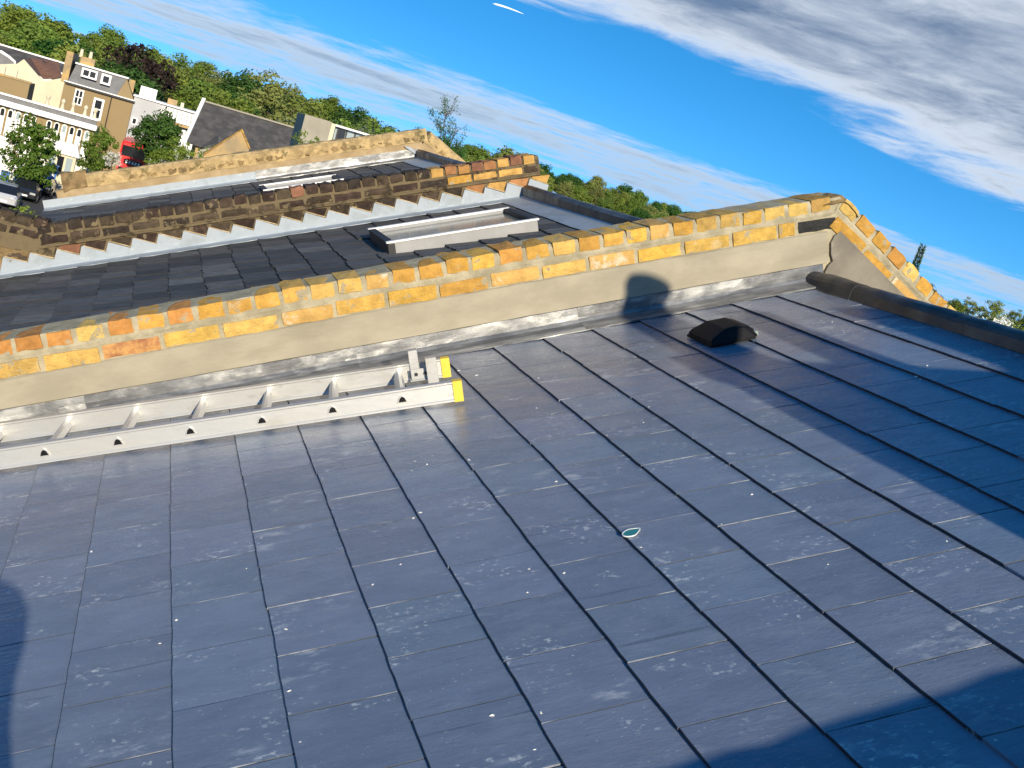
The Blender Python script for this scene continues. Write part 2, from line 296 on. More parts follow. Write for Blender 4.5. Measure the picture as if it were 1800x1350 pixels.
# ------------------------------------------------------------------ terrace geometry
PITCH = math.radians(23.664); S_, C_ = math.sin(PITCH), math.cos(PITCH)
UX = 2.72                                           # the ridge stands at this X
RIDGE_U = UX / C_
def frame(origin, left=True, lift=0.0):
    """matrix whose x runs up the street-side slope (or down the far slope), y along the terrace, z off the slates"""
    if left: return Matrix(((C_, 0, -S_, origin[0]), (0, 1, 0, origin[1]), (S_, 0, C_, origin[2] + lift), (0, 0, 0, 1)))
    return Matrix(((C_, 0, S_, origin[0]), (0, 1, 0, origin[1]), (-S_, 0, C_, origin[2] + lift), (0, 0, 0, 1)))
RF = frame((0, 0, 0))                               # roof frame: (u, v, n)
def RP(u, v, n, lift=0.0): return RF @ Vector((u, v, n)) + Vector((0, 0, lift))
EAVES_U = -1.36; G = 0.225; W = 0.2504

def brick_mesh(l, d, h, seed, rough=.003, rnd_=.006, mat='brick_yellow', nx=4, top=0.0, smooth=False):
    r = random.Random(seed); ny, nz = 2, 2; idx = {}; v = []; f = []
    def P(i, j, k):
        if (i, j, k) in idx: return idx[(i, j, k)]
        x, y, z = i / nx * l, j / ny * d, k / nz * h
        ex = i in (0, nx); ey = j in (0, ny); ez = k in (0, nz)
        if ex + ey + ez >= 2:
            q = rnd_ * r.uniform(.5, 1.5)
            if ex: x += q if i == 0 else -q
            if ey: y += q if j == 0 else -q
            if ez: z += q if k == 0 else -q
        x += r.uniform(-1, 1) * rough; y += r.uniform(-1, 1) * rough; z += r.uniform(-1, 1) * rough
        if k == nz: z -= top * r.random()
        idx[(i, j, k)] = len(v); v.append((x, y, z)); return idx[(i, j, k)]
    for i in range(nx):
        for j in range(ny):
            f.append((P(i, j, 0), P(i, j + 1, 0), P(i + 1, j + 1, 0), P(i + 1, j, 0))); f.append((P(i, j, nz), P(i + 1, j, nz), P(i + 1, j + 1, nz), P(i, j + 1, nz)))
        for k in range(nz):
            f.append((P(i, 0, k), P(i + 1, 0, k), P(i + 1, 0, k + 1), P(i, 0, k + 1))); f.append((P(i, ny, k), P(i, ny, k + 1), P(i + 1, ny, k + 1), P(i + 1, ny, k)))
    for j in range(ny):
        for k in range(nz):
            f.append((P(0, j, k), P(0, j, k + 1), P(0, j + 1, k + 1), P(0, j + 1, k))); f.append((P(nx, j, k), P(nx, j + 1, k), P(nx, j + 1, k + 1), P(nx, j, k + 1)))
    return mesh('brick', v, f, mat, smooth=smooth)
BM = {}
def brickset(kind, l, d, h, mat, n=6, **kw):
    key = (kind, mat, round(l, 3))
    if key not in BM: BM[key] = [brick_mesh(l, d, h, hash((kind, k, 11)) if False else 100 * len(BM) + k, mat=mat, **kw) for k in range(n)]
    return BM[key]
def slate_mesh(seed, mats, l=.292, gap=.0016, th=.0075, rag=.0012):
    w = W - gap
    r = random.Random(seed); h = w / 2; ring = []
    for k in range(7): ring.append((r.uniform(-1, 1) * rag, -h + w * k / 6, 't'))
    for k in range(1, 5): ring.append((l * k / 4, h + r.uniform(-1, .2) * rag * .8, 's'))
    for k in range(1, 7): ring.append((l, h - w * k / 6, 'h'))
    for k in range(3, 0, -1): ring.append((l * k / 4, -h + r.uniform(-.2, 1) * rag * .8, 's'))
    n = len(ring)
    def zt(x): return th * (1 - max(x, 0) / G)
    out = [(x, y, zt(x) - .0009) for x, y, _ in ring]; bot = [(x, y, zt(x) - th) for x, y, _ in ring]
    inn = []
    for x, y, _ in ring:
        cx, cy = l / 2, 0; inn.append((x + (.0016 if x < cx else -.0016), y + (.0013 if y < cy else -.0013) * min(1, abs(y) / .03), zt(x)))
    v = out + bot + inn; f = []; ids = []
    for k in range(n):
        q = (k + 1) % n; a, b = ring[k], ring[q]
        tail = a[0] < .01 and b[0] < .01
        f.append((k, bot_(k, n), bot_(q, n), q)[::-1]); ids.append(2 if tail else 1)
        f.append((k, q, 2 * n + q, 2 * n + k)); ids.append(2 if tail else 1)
    f.append(tuple(2 * n + k for k in range(n))); ids.append(0)
    f.append(tuple(n + k for k in range(n - 1, -1, -1))); ids.append(0)
    me = mesh('slate', v, f, mats, ids)
    bm = bmesh.new(); bm.from_mesh(me); bmesh.ops.recalc_face_normals(bm, faces=bm.faces); bm.to_mesh(me); bm.free()
    return me
def bot_(k, n): return n + k

def lay_slates(parent, v0, v1, lift, mats, seed, jit, skip=None, phase=0.0, rag=.0012, th=.0075, tilt=.22, gap=.0016):
    """courses up the slope; slates in view are pieces of their own, the rest one joined piece"""
    r = random.Random(seed); ms = [slate_mesh(seed * 31 + k, mats, rag=rag, th=th, gap=gap) for k in range(10)]
    rest = MB(); count = 0
    rows = range(-6, 13)
    for i in rows:
        u = i * G
        if u + G > RIDGE_U + .02: continue
        k0 = int(math.floor((v0 - 1) / W)); v = None
        ph = (0.5 if i % 2 else 0.0) * W + phase
        for k in range(k0, int((v1 + 1) / W) + 2):
            a = k * W + ph; b = a + W
            if b < v0 + .02 or a > v1 - .02: continue
            if skip and skip(u, (a + b) / 2): continue
            c = (a + b) / 2
            M_ = RF.copy(); M_.translation = RP(u + r.uniform(-1, 1) * jit, c + r.uniform(-1, 1) * jit * .3, r.uniform(0, 1) * jit * .35, lift)
            ang = math.radians(r.uniform(-1, 1) * tilt)
            M_ = M_ @ Matrix.Rotation(ang, 4, 'Z') @ Matrix.Rotation(r.uniform(-1, 1) * .006, 4, 'X')
            # cut slates at the walls are narrower
            lo, hi = max(a, v0), min(b, v1)
            if hi - lo < W - .01:
                M_.translation = RP(u, (lo + hi) / 2, 0, lift); M_ = M_ @ Matrix.Diagonal((1, (hi - lo) / W, 1, 1))
            me = ms[r.randrange(10)]
            P = pix(M_ @ Vector((G / 2, 0, 0)))
            if P[2] > 0 and -90 < P[0] < 1890 and -60 < P[1] < 1450 and count < 296:
                link('slate', me, parent, M_); count += 1
            else: rest.add([M_ @ x.co for x in me.vertices], [tuple(p.vertices) for p in me.polygons], 0)
    if rest.v:
        o = rest.build('slates_out_of_sight', mats, parent, None, fix=False); o['kind'] = 'stuff'
    return count
def roof_house(label, v0, v1, lift):
    t = thing('terrace_house', label, 'house', (0, (v0 + v1) / 2, -9), 'houses of the terrace' if False else None)
    m = MB()                                        # boarded deck under the slates, both slopes
    zl = EAVES_U
    a, b, c = RP(zl, v0, -.012, lift), RP(RIDGE_U, v0, -.012, lift), Vector((2 * UX - a_x(zl), v0, RP(zl, 0, -.012, lift).z))
    m.add([(p.x, yv, p.z + dz) for dz in (0, -.12) for yv in (v0, v1) for p in (a, b, c)], [(0, 1, 4, 3), (1, 2, 5, 4), (6, 9, 10, 7), (7, 10, 11, 8), (0, 3, 9, 6), (2, 8, 11, 5), (0, 6, 7, 1), (1, 7, 8, 2), (3, 4, 10, 9), (4, 5, 11, 10)])
    m.build('roof_deck', 'underlay', t)
    m = MB(); z = RP(zl, 0, -.14, lift).z
    m.box((a.x + .12, v0, -9), (c.x - .12, v1, z)); m.build('wall', 'wall_stone', t)
    return t
def a_x(u): return RP(u, 0, -.012).x

# walls across the terrace (street-side face at Y)
Y1, Y2, Y3, Y0 = 2.262, 6.73, 11.2, -2.2
LIFT3 = .07

# ================================================================== setting: ground, street
def hgt(x, y):
    r = math.hypot(x, y); s = min(1, max(0, (r - 115) / 290)); s = s * s * (3 - 2 * s)
    return -9 + 12.0 * s + 1.2 * s * math.sin(x * .013 + 1) * math.cos(y * .011)
def make_ground():
    ax = [-3000, -1800, -1000, -600, -420] + [-320 + 20 * k for k in range(40)] + [500, 600, 800, 1200, 2000, 3000]
    ay = [-3000, -1500, -600, -250, -100] + [-60 + 20 * k for k in range(32)] + [600, 720, 900, 1300, 2000, 3000]
    v = [(x, y, hgt(x, y)) for y in ay for x in ax]; n = len(ax)
    f = [(j * n + i, j * n + i + 1, (j + 1) * n + i + 1, (j + 1) * n + i) for j in range(len(ay) - 1) for i in range(n - 1)]
    tag(link('ground', mesh('ground', v, f, 'ground', smooth=True)), kind='structure')
    m = MB(); m.add([(-12, -60, -8.99), (-4.5, -60, -8.99), (-4.5, 118, -8.99), (-12, 118, -8.99)], [(0, 1, 2, 3)]); tag(m.build('road', 'asphalt', fix=False), kind='structure')
    m = MB(); m.box((-4.5, -60, -9.2), (-1.4, 84, -8.87)); tag(m.build('pavement', 'pavement_mat'), kind='structure')
make_ground()

# ================================================================== the terrace roofs
HA = roof_house('terrace house under the near blue-grey slate roof with the ladder on it', -2.0, 2.25, 0)
HB = roof_house('terrace house with weathered dark slates and a framed skylight between two brick parapets', 2.47, 6.73, 0)
HC = roof_house('terrace house with a strip of old slates behind the sooty brick parapet', 6.95, 11.2, LIFT3)

VENT_U, VENT_V = 2.185, 1.63
lay_slates(HA, -1.98, 2.235, 0, ['slate', 'slate_edge', 'slate_tail'], 3, .0020, phase=0.0)
SKY = (1.43, 2.46, 4.97, 5.72)
lay_slates(HB, 2.48, 6.72, 0, ['slate_old', 'slate_old_tail', 'slate_old_tail'], 5, .0075, skip=lambda u, v: SKY[0] - .06 < u + .1 < SKY[1] - .02 and SKY[2] + .02 < v < SKY[3] - .02, phase=.06, rag=.0065, th=.012, tilt=1.3, gap=.014)
lay_slates(HC, 6.97, 11.19, LIFT3, ['slate_old', 'slate_old_tail', 'slate_old_tail'], 8, .006, phase=.11, rag=.005, th=.011, tilt=.9, gap=.007)

def ridge_roll():
    # lead dressed over a wooden roll: lengths lapped over one another, dented
    r = random.Random(4)
    for (v0, v1, sc) in ((1.86, 2.25, 1.06), (.62, 1.90, 1.0), (-.72, .68, 1.05), (-2.0, -.66, 1.0)):
        n = max(4, int((v1 - v0) / .06)); prof = []
        for q in range(13):
            a = math.pi * q / 12; prof.append((-math.cos(a) * .062, max(.0, math.sin(a)) ** .5 * .078 - .012))
        prof = [(-.088, -.028), (-.070, -.020)] + prof + [(.070, -.020), (.088, -.028)]
        v = []; f = []
        for k in range(n + 1):
            y = v0 + (v1 - v0) * k / n
            for (x, z) in prof:
                w = noise.noise(Vector((x * 9, y * 5.0, 3.1))) * .007 + noise.noise(Vector((x * 20, y * 14, 9))) * .003
                v.append((UX + x * sc, y, UX * S_ / C_ - .012 + z * sc + w * (1 if z > 0 else .3)))
        p = len(prof)
        for k in range(n):
            for q in range(p - 1): f.append((k * p + q, k * p + q + 1, (k + 1) * p + q + 1, (k + 1) * p + q))
        f += [tuple(range(p))[::-1], tuple(n * p + q for q in range(p))]
        link('ridge_roll', mesh('ridge_roll', v, f, 'lead_dark', smooth=False), HA)
ridge_roll()
def ridge_boards(H, v0, v1, lift):
    m = MB(); n = 14; v = []; f = []
    for k in range(n + 1):
        y = v0 + (v1 - v0) * k / n; dip = -.02 * math.sin(math.pi * k / n)
        for (u, nn) in ((RIDGE_U - .10, -.005), (RIDGE_U - .085, .10), (RIDGE_U - .05, .115), (RIDGE_U + .0, .10)):
            P = RP(u, y, nn + (dip if nn > 0 else 0), lift); v.append(P)
        P = RP(RIDGE_U - .10, y, -.005, lift); v.append((2 * UX - P.x, y, P.z))
    for k in range(n):
        for q in range(4): f.append((k * 5 + q, k * 5 + q + 1, (k + 1) * 5 + q + 1, (k + 1) * 5 + q))
    f += [(0, 1, 2, 3, 4)[::-1], tuple(n * 5 + q for q in range(5))]
    link('ridge_capping', mesh('ridge_capping', v, f, 'lead_dark'), H)
    m = MB(); v = []; f = []
    for k in range(n + 1):
        y = v0 + (v1 - v0) * k / n
        for (u, nn) in ((RIDGE_U - .30 + .006 * math.sin(k * 2.1), .011), (RIDGE_U - .28, .016), (RIDGE_U - .12, .016), (RIDGE_U - .10, .03)): v.append(RP(u, y, nn, lift))
    for k in range(n):
        for q in range(3): f.append((k * 4 + q, k * 4 + q + 1, (k + 1) * 4 + q + 1, (k + 1) * 4 + q))
    link('ridge_flashing', mesh('ridge_flashing', v, f, 'lead_white'), H)
ridge_boards(HB, 2.49, 6.70, 0); ridge_boards(HC, 6.97, 11.18, LIFT3)

def skylight(H, u0, u1, v0, v1, lift, h, glassmat, label):
    th = .045; Mr = RF.copy(); Mr.translation = Vector((0, 0, lift))
    m = MB(); m.box((u0 + .05, v0 + .05, -.010), (u1 - .05, v1 - .05, -.002)); k = m.build('skylight', 'black_trim', H, Mr); k['label'] = label
    def b(name, mat, p, q): m = MB(); m.box(p, q); m.build(name, mat, k, Mr)
    b('kerb', 'grey_kerb', (u0, v0, -.01), (u1, v0 + th, h)); b('kerb', 'grey_kerb', (u0, v1 - th, -.01), (u1, v1, h))
    b('end_upstand', 'black_trim', (u0 - .012, v0 - .004, -.01), (u0 + .035, v1 + .004, h - .006)); b('end_upstand', 'black_trim', (u1 - .035, v0 + th, -.01), (u1 + .01, v1 - th, h + .012))
    b('rim', 'white_trim', (u0 - .02, v0 - .012, h + .001), (u1 + .01, v0 + .028, h + .012)); b('rim', 'white_trim', (u0 - .02, v1 - .034, h + .001), (u1 + .01, v1 + .012, h + .014))
    b('rim_end', 'black_trim', (u0 - .02, v0 + .028, h + .002), (u0 + .03, v1 - .034, h + .010))
    b('pane', glassmat, (u0 + .036, v0 + th + .001, h - .028), (u1 - .036, v1 - th - .001, h - .018))
skylight(HB, *SKY, 0, .078, 'roof_glass', 'long framed skylight with grey kerb and white rims')
skylight(HC, .95, 1.75, 9.5, 10.1, LIFT3, .04, 'blind_glass', 'low skylight with a pale pane')

def vent():
    Mr = RF.copy(); Mr.translation = RP(VENT_U, VENT_V, .0); Mr = Mr @ Matrix.Diagonal((.84, .80, .70, 1))
    m = MB(); m.box((-.10, -.12, .009), (.10, .12, .0135)); base = m.build('roof_vent', 'black_plastic', HA, Mr); base['label'] = 'black plastic hooded roof vent'
    v = []; f = []
    secs = [(-.135, [(.005, .155), (.02, .15), (.022, -.15), (.005, -.155)]), (-.115, [(.005, .15), (.05, .135), (.05, -.135), (.005, -.15)]), (-.04, [(.005, .145), (.088, .115), (.088, -.115), (.005, -.145)]),
            (.05, [(.005, .14), (.092, .105), (.092, -.105), (.005, -.14)]), (.105, [(.005, .135), (.070, .10), (.070, -.10), (.005, -.135)]), (.125, [(.005, .13), (.022, .115), (.022, -.115), (.005, -.13)])]
    for x, ring in secs:
        for z, y in ring: v.append((x, y, z + .008))
    for k in range(len(secs) - 1):
        for q in range(4): f.append((k * 4 + q, k * 4 + (q + 1) % 4, (k + 1) * 4 + (q + 1) % 4, (k + 1) * 4 + q))
    f += [(0, 1, 2, 3), (20, 23, 22, 21)]
    m = MB(); m.add(v, f); h = m.build('hood', 'black_plastic', base, Mr); bevel(h, .014, 3)
    m = MB(); m.box((.10, -.115, .02), (.128, .02, .052)); g = m.build('grille', 'grey_plastic', base, Mr); bevel(g, .004, 1)
vent()

# ================================================================== parapet walls
def SAG(u): return -.032 * min(1.3, max(0.0, (1.55 - u) / 2.15))   # the near coping has settled towards the eaves
def strip(parent, name, mat, prof, u0, u1, Mw, step=.05, jit=.0, seed=0, closed=True, sag=False):
    """profile (y, n) swept along x of the frame Mw with some unevenness"""
    k = max(2, int((u1 - u0) / step)); p = len(prof); v = []; f = []
    for a in range(k + 1):
        u = u0 + (u1 - u0) * a / k
        for q, (y, n) in enumerate(prof):
            d = noise.noise_vector(Vector((u * 9 + seed, q * 3.3, seed * 1.7))) * jit
            v.append((u + (d.x if 0 < a < k else 0), y + d.y, n + d.z + (SAG(u) if sag and n > .16 else 0)))
    for a in range(k):
        for q in range(p if closed else p - 1): f.append((a * p + q, a * p + (q + 1) % p, (a + 1) * p + (q + 1) % p, (a + 1) * p + q))
    if closed: f += [tuple(range(p))[::-1], tuple(k * p + q for q in range(p))]
    m = MB(); m.add(v, f); return m.build(name, mat, parent, Mw, smooth=False)

def course(parent, kind, u0, u1, y, n0, Mw, mats, depth, h, joint=.012, seed=0, jit=.004, rough=.003, rnd_=.006, top=0.0, pick=None, tiltj=.02, sag=False):
    r = random.Random(seed); u = u0
    l = .215 if kind == 'stretcher' else .1025
    while u < u1 - .03:
        ll = l * r.uniform(.94, 1.05)
        if u + ll > u1: ll = u1 - u
        mat = pick(u, r) if pick else mats
        me = r.choice(brickset(kind, l, depth, h, mat, rough=rough, rnd_=rnd_, top=top, nx=5 if kind == 'stretcher' else 3))
        Mb = Mw @ Matrix.Translation((u, y + r.uniform(-1, 1) * jit, n0 + r.uniform(-1, 1) * jit + (SAG(u) if sag else 0))) @ Matrix.Rotation(r.uniform(-1, 1) * tiltj, 4, 'Y') @ Matrix.Rotation(r.uniform(-1, 1) * tiltj * .6, 4, 'Z') @ Matrix.Diagonal((ll / l, 1, 1 + r.uniform(-.06, .06), 1))
        link('brick', me, parent, Mb)
        u += ll + joint * r.uniform(.8, 1.5)

def parapet_near():
    t = thing('parapet_wall', 'yellow stock brick parapet with cream render band, peaked over the ridge beside the ladder', 'wall', (UX, Y1 + .1, -1))
    MwL = frame((0, 0, 0)); MwL.translation = (0, 0, 0)
    apex = RP(RIDGE_U, 0, 0)
    MwR = frame((apex.x, 0, apex.z), left=False)
    UA = RIDGE_U + .165                             # slope length at coping level
    yb, ye = Y1, Y1 + .215
    # bedding mortar, flush with the brick faces
    strip(t, 'mortar_bed', 'mortar', [(yb + .003, .20), (yb + .001, .238), (yb + .003, .27), (yb - .001, .303), (yb - .003, .318), (yb + .001, .332), (yb + .002, .366), (yb + .012, .385), (ye - .02, .388), (ye - .004, .37), (ye, -.3), (yb + .02, -.3)], EAVES_U, UA - .005, MwL, .035, .0045, 2, sag=True)
    strip(t, 'mortar_bed', 'mortar', [(yb + .003, .20), (yb + .001, .238), (yb + .003, .27), (yb - .003, .303), (yb - .006, .318), (yb + .001, .332), (yb + .002, .366), (yb + .012, .385), (ye - .02, .388), (ye - .004, .37), (ye, -.3), (yb + .02, -.3)], -.158, 3.6, MwR, .035, .0045, 5)
    def pick_s(u, r):
        if -.30 < u < -.06: return 'brick_red'
        return r.choice(['brick_yellow'] * 5 + ['brick_white'] * 2)
    def pick_h(u, r): return 'brick_weathered' if u > 2.25 and r.random() < .45 else ('brick_warm' if r.random() < .4 else 'brick_yellow') if u < .45 else r.choice(['brick_yellow'] * 6 + ['brick_warm'] * 3 + ['brick_white'])
    tar = link('brick', brickset('stretcher', .215, .10, .064, 'brick_tar', rough=.004, rnd_=.007)[0], t, MwL @ Matrix.Translation((UA - .245, yb - .010, .238)) @ Matrix.Diagonal((.95, 1, 1, 1))); tar['label'] = 'tarred black brick at the peak'
    course(t, 'stretcher', EAVES_U, UA - .258, yb - .008, .2385, MwL, None, .10, .064, .013, 21, .0025, rough=.0014, rnd_=.0030, pick=pick_s, tiltj=.009, sag=True)
    course(t, 'header', EAVES_U, UA - .03, yb - .006, .328, MwL, None, .215, .066, .013, 22, .0035, rough=.0014, rnd_=.0034, top=.004, pick=pick_h, tiltj=.03, sag=True)
    course(t, 'stretcher', -.13, 3.55, yb - .008, .2385, MwR, None, .10, .064, .013, 23, .003, pick=lambda u, r: r.choice(['brick_yellow'] * 6 + ['brick_white']), tiltj=.012)
    course(t, 'header', -.15, 3.55, yb - .006, .328, MwR, None, .215, .066, .012, 24, .0035, rough=.0014, rnd_=.0034, top=.004, pick=pick_h, tiltj=.03)
    # weathered lump of mortar on the peak
    m = MB(); P = Vector((UX + .01, yb + .105, apex.z + .428)); v = []; f = []
    for a in range(9):
        for b in range(7):
            x = -.10 + .20 * a / 8; y = -.118 + .225 * b / 6
            e = max(0, 1 - (abs(x) / .101) ** 4) * max(0, 1 - (abs(y) / .12) ** 8)
            v.append((P.x + x, P.y + y, P.z - abs(x) * .42 - .035 + .035 * e + .014 * noise.noise(Vector((x * 22, y * 22, 1)))))
    for a in range(8):
        for b in range(6): f.append((a * 7 + b, (a + 1) * 7 + b, (a + 1) * 7 + b + 1, a * 7 + b + 1))
    link('mortar_cap', mesh('mortar_cap', v, f, 'stone_coping'), t)
    # smooth render below the bricks
    strip(t, 'render_band', 'render', [(yb - .010, .088), (yb - .009, .15), (yb - .0095, .232), (yb - .003, .2365), (yb + .02, .2365), (yb + .02, .086)], EAVES_U, RIDGE_U + .075, MwL, .06, .0016, 7, sag=True)
    # darker patch over the ridge, its edge torn
    zz = apex.z; edge = [(UX + .040, zz + .264), (UX + .016, zz + .235), (UX + .010, zz + .20), (UX + .022, zz + .172), (UX + .030, zz + .150), (UX + .052, zz + .122), (UX + .036, zz + .095), (UX + .030, zz + .06), (UX + .034, zz + .0)]
    bot = [(UX + 3.3, zz - 3.25 * S_ / C_ - .1)]; top = [(UX + 3.3, zz + .262 - 3.25 * S_ / C_)]
    m = MB(); m.prism(edge + bot + top, 'y', yb - .0125, yb + .015); m.build('render_patch', 'render_damp', t)
    # lead: apron on the slates and upstand against the render, in lapped lengths
    r = random.Random(2); cuts = [-1.36, -.32, .73, 1.78, RIDGE_U - .01]
    for k in range(4):
        a, b = cuts[k], cuts[k + 1] + .05; o = .0028 * (k % 2)
        prof = [(yb - .128, .010 + o), (yb - .10, .0125 + o), (yb - .055, .0145 + o), (yb - .030, .020 + o), (yb - .018, .034 + o), (yb - .0155 - o, .055), (yb - .0135 - o, .086), (yb - .009 - o, .0865), (yb - .011 - o, .052), (yb - .014, .034), (yb - .028, .013), (yb - .055, .008), (yb - .127, .006)]
        strip(t, 'lead_flashing', 'lead', prof, a, b, MwL, .05, .0022, 11 + k)
    return t
parapet_near()

def parapet_behind():
    t = thing('parapet_wall', 'brick parapet carrying the chimney stack, across the slates from the ladder', 'wall', (UX, Y0 + .1, -1))
    apex = RP(RIDGE_U, 0, 0); MwL = RF; MwR = frame((apex.x, 0, apex.z), left=False); yb, ye = Y0, Y0 + .215
    for (Mw, a, b, s) in ((MwL, EAVES_U, RIDGE_U + .16, 2), (MwR, -.158, 3.6, 4)):
        strip(t, 'mortar_bed', 'mortar', [(yb, -.3), (yb, .385), (yb + .03, .395), (ye - .03, .395), (ye - .002, .385), (ye, -.3)], a, b, Mw, .09, .008, s)
        course(t, 'header', a, b - .02, yb - .005, .318, Mw, 'brick_yellow', .225, .066, .014, 40 + s, .004, top=.006)
parapet_behind()

def chimney():
    x0, x1, y0, y1, zt = 1.76, 3.55, Y0 + .0, Y0 + .218, 1.98
    t = thing('chimney_stack', 'brick chimney stack with clay pots astride the ridge', 'chimney', ((x0 + x1) / 2, (y0 + y1) / 2, 1.0))
    m = MB(); m.box((x0 + .01, y0 + .01, .7), (x1 - .01, y1 - .01, zt)); m.build('core', 'mortar', t)
    r = random.Random(9); z = .95; k = 0
    while z < zt - .01:
        for (yy, ) in ((y0 - .006,), (y1 - .10,)):
            x = x0 - (0 if k % 2 else 0); first = True
            while x < x1 - .02:
                l = .1025 if (first and k % 2) else .215; first = False
                l = min(l, x1 - x)
                me = r.choice(brickset('stretcher', .215, .10, .064, 'brick_yellow'))
                link('brick', me, t, Matrix.Translation((x, yy + r.uniform(-1, 1) * .002, z)) @ Matrix.Diagonal((l / .215, 1.05, 1, 1))); x += l + .011
        z += .075; k += 1
    m = MB(); m.box((x0 - .03, y0 - .03, zt), (x1 + .03, y1 + .03, zt + .07)); bevel(m.build('capping', 'mortar', t), .012, 2)
    for (x, h, r0) in ((1.90, .51, .115), (2.225, .40, .085), (2.63, .43, .125), (3.05, .46, .115), (3.36, .44, .11)):
        m = MB(); m.lathe([(r0 * .72, h), (r0 * .78, h + .02), (r0 * .98, h + .012), (r0 * 1.0, h - .03), (r0 * .88, h - .05), (r0 * .9, h * .5), (r0 * 1.0, .06), (r0 * 1.12, .05), (r0 * 1.12, 0), (r0 * .6, 0), (r0 * .66, h - .02), (r0 * .72, h)], 20, (x, (y0 + y1) / 2, zt + .07)); m.build('chimney_pot', 'terracotta', t, smooth=True)
chimney()
def shadow_pot():
    # unseen clay pot added on the same wall to cast the low shadow
    z0 = RP(-.42, 0, .36).z
    t = thing('shadow_caster', 'unseen tapered clay pot added on the parapet to cast a shadow', 'pot', (-.425, Y0 + .108, z0))
    m = MB(); m.lathe([(.05, .655), (.08, .65), (.105, .62), (.115, .56), (.112, .50), (.125, .43), (.155, .36), (.185, .28), (.20, .18), (.21, .08), (.21, 0), (.1, 0), (.04, .62), (.05, .655)], 20, (-.425, Y0 + .108, z0)); m.build('body', 'terracotta', t, smooth=True)
    m = MB(); m.box((-.70, Y0 - .005, z0 - .16), (-.16, Y0 + .222, z0 + .012)); bevel(m.build('mortar_bed', 'mortar', t), .02, 2)
shadow_pot()

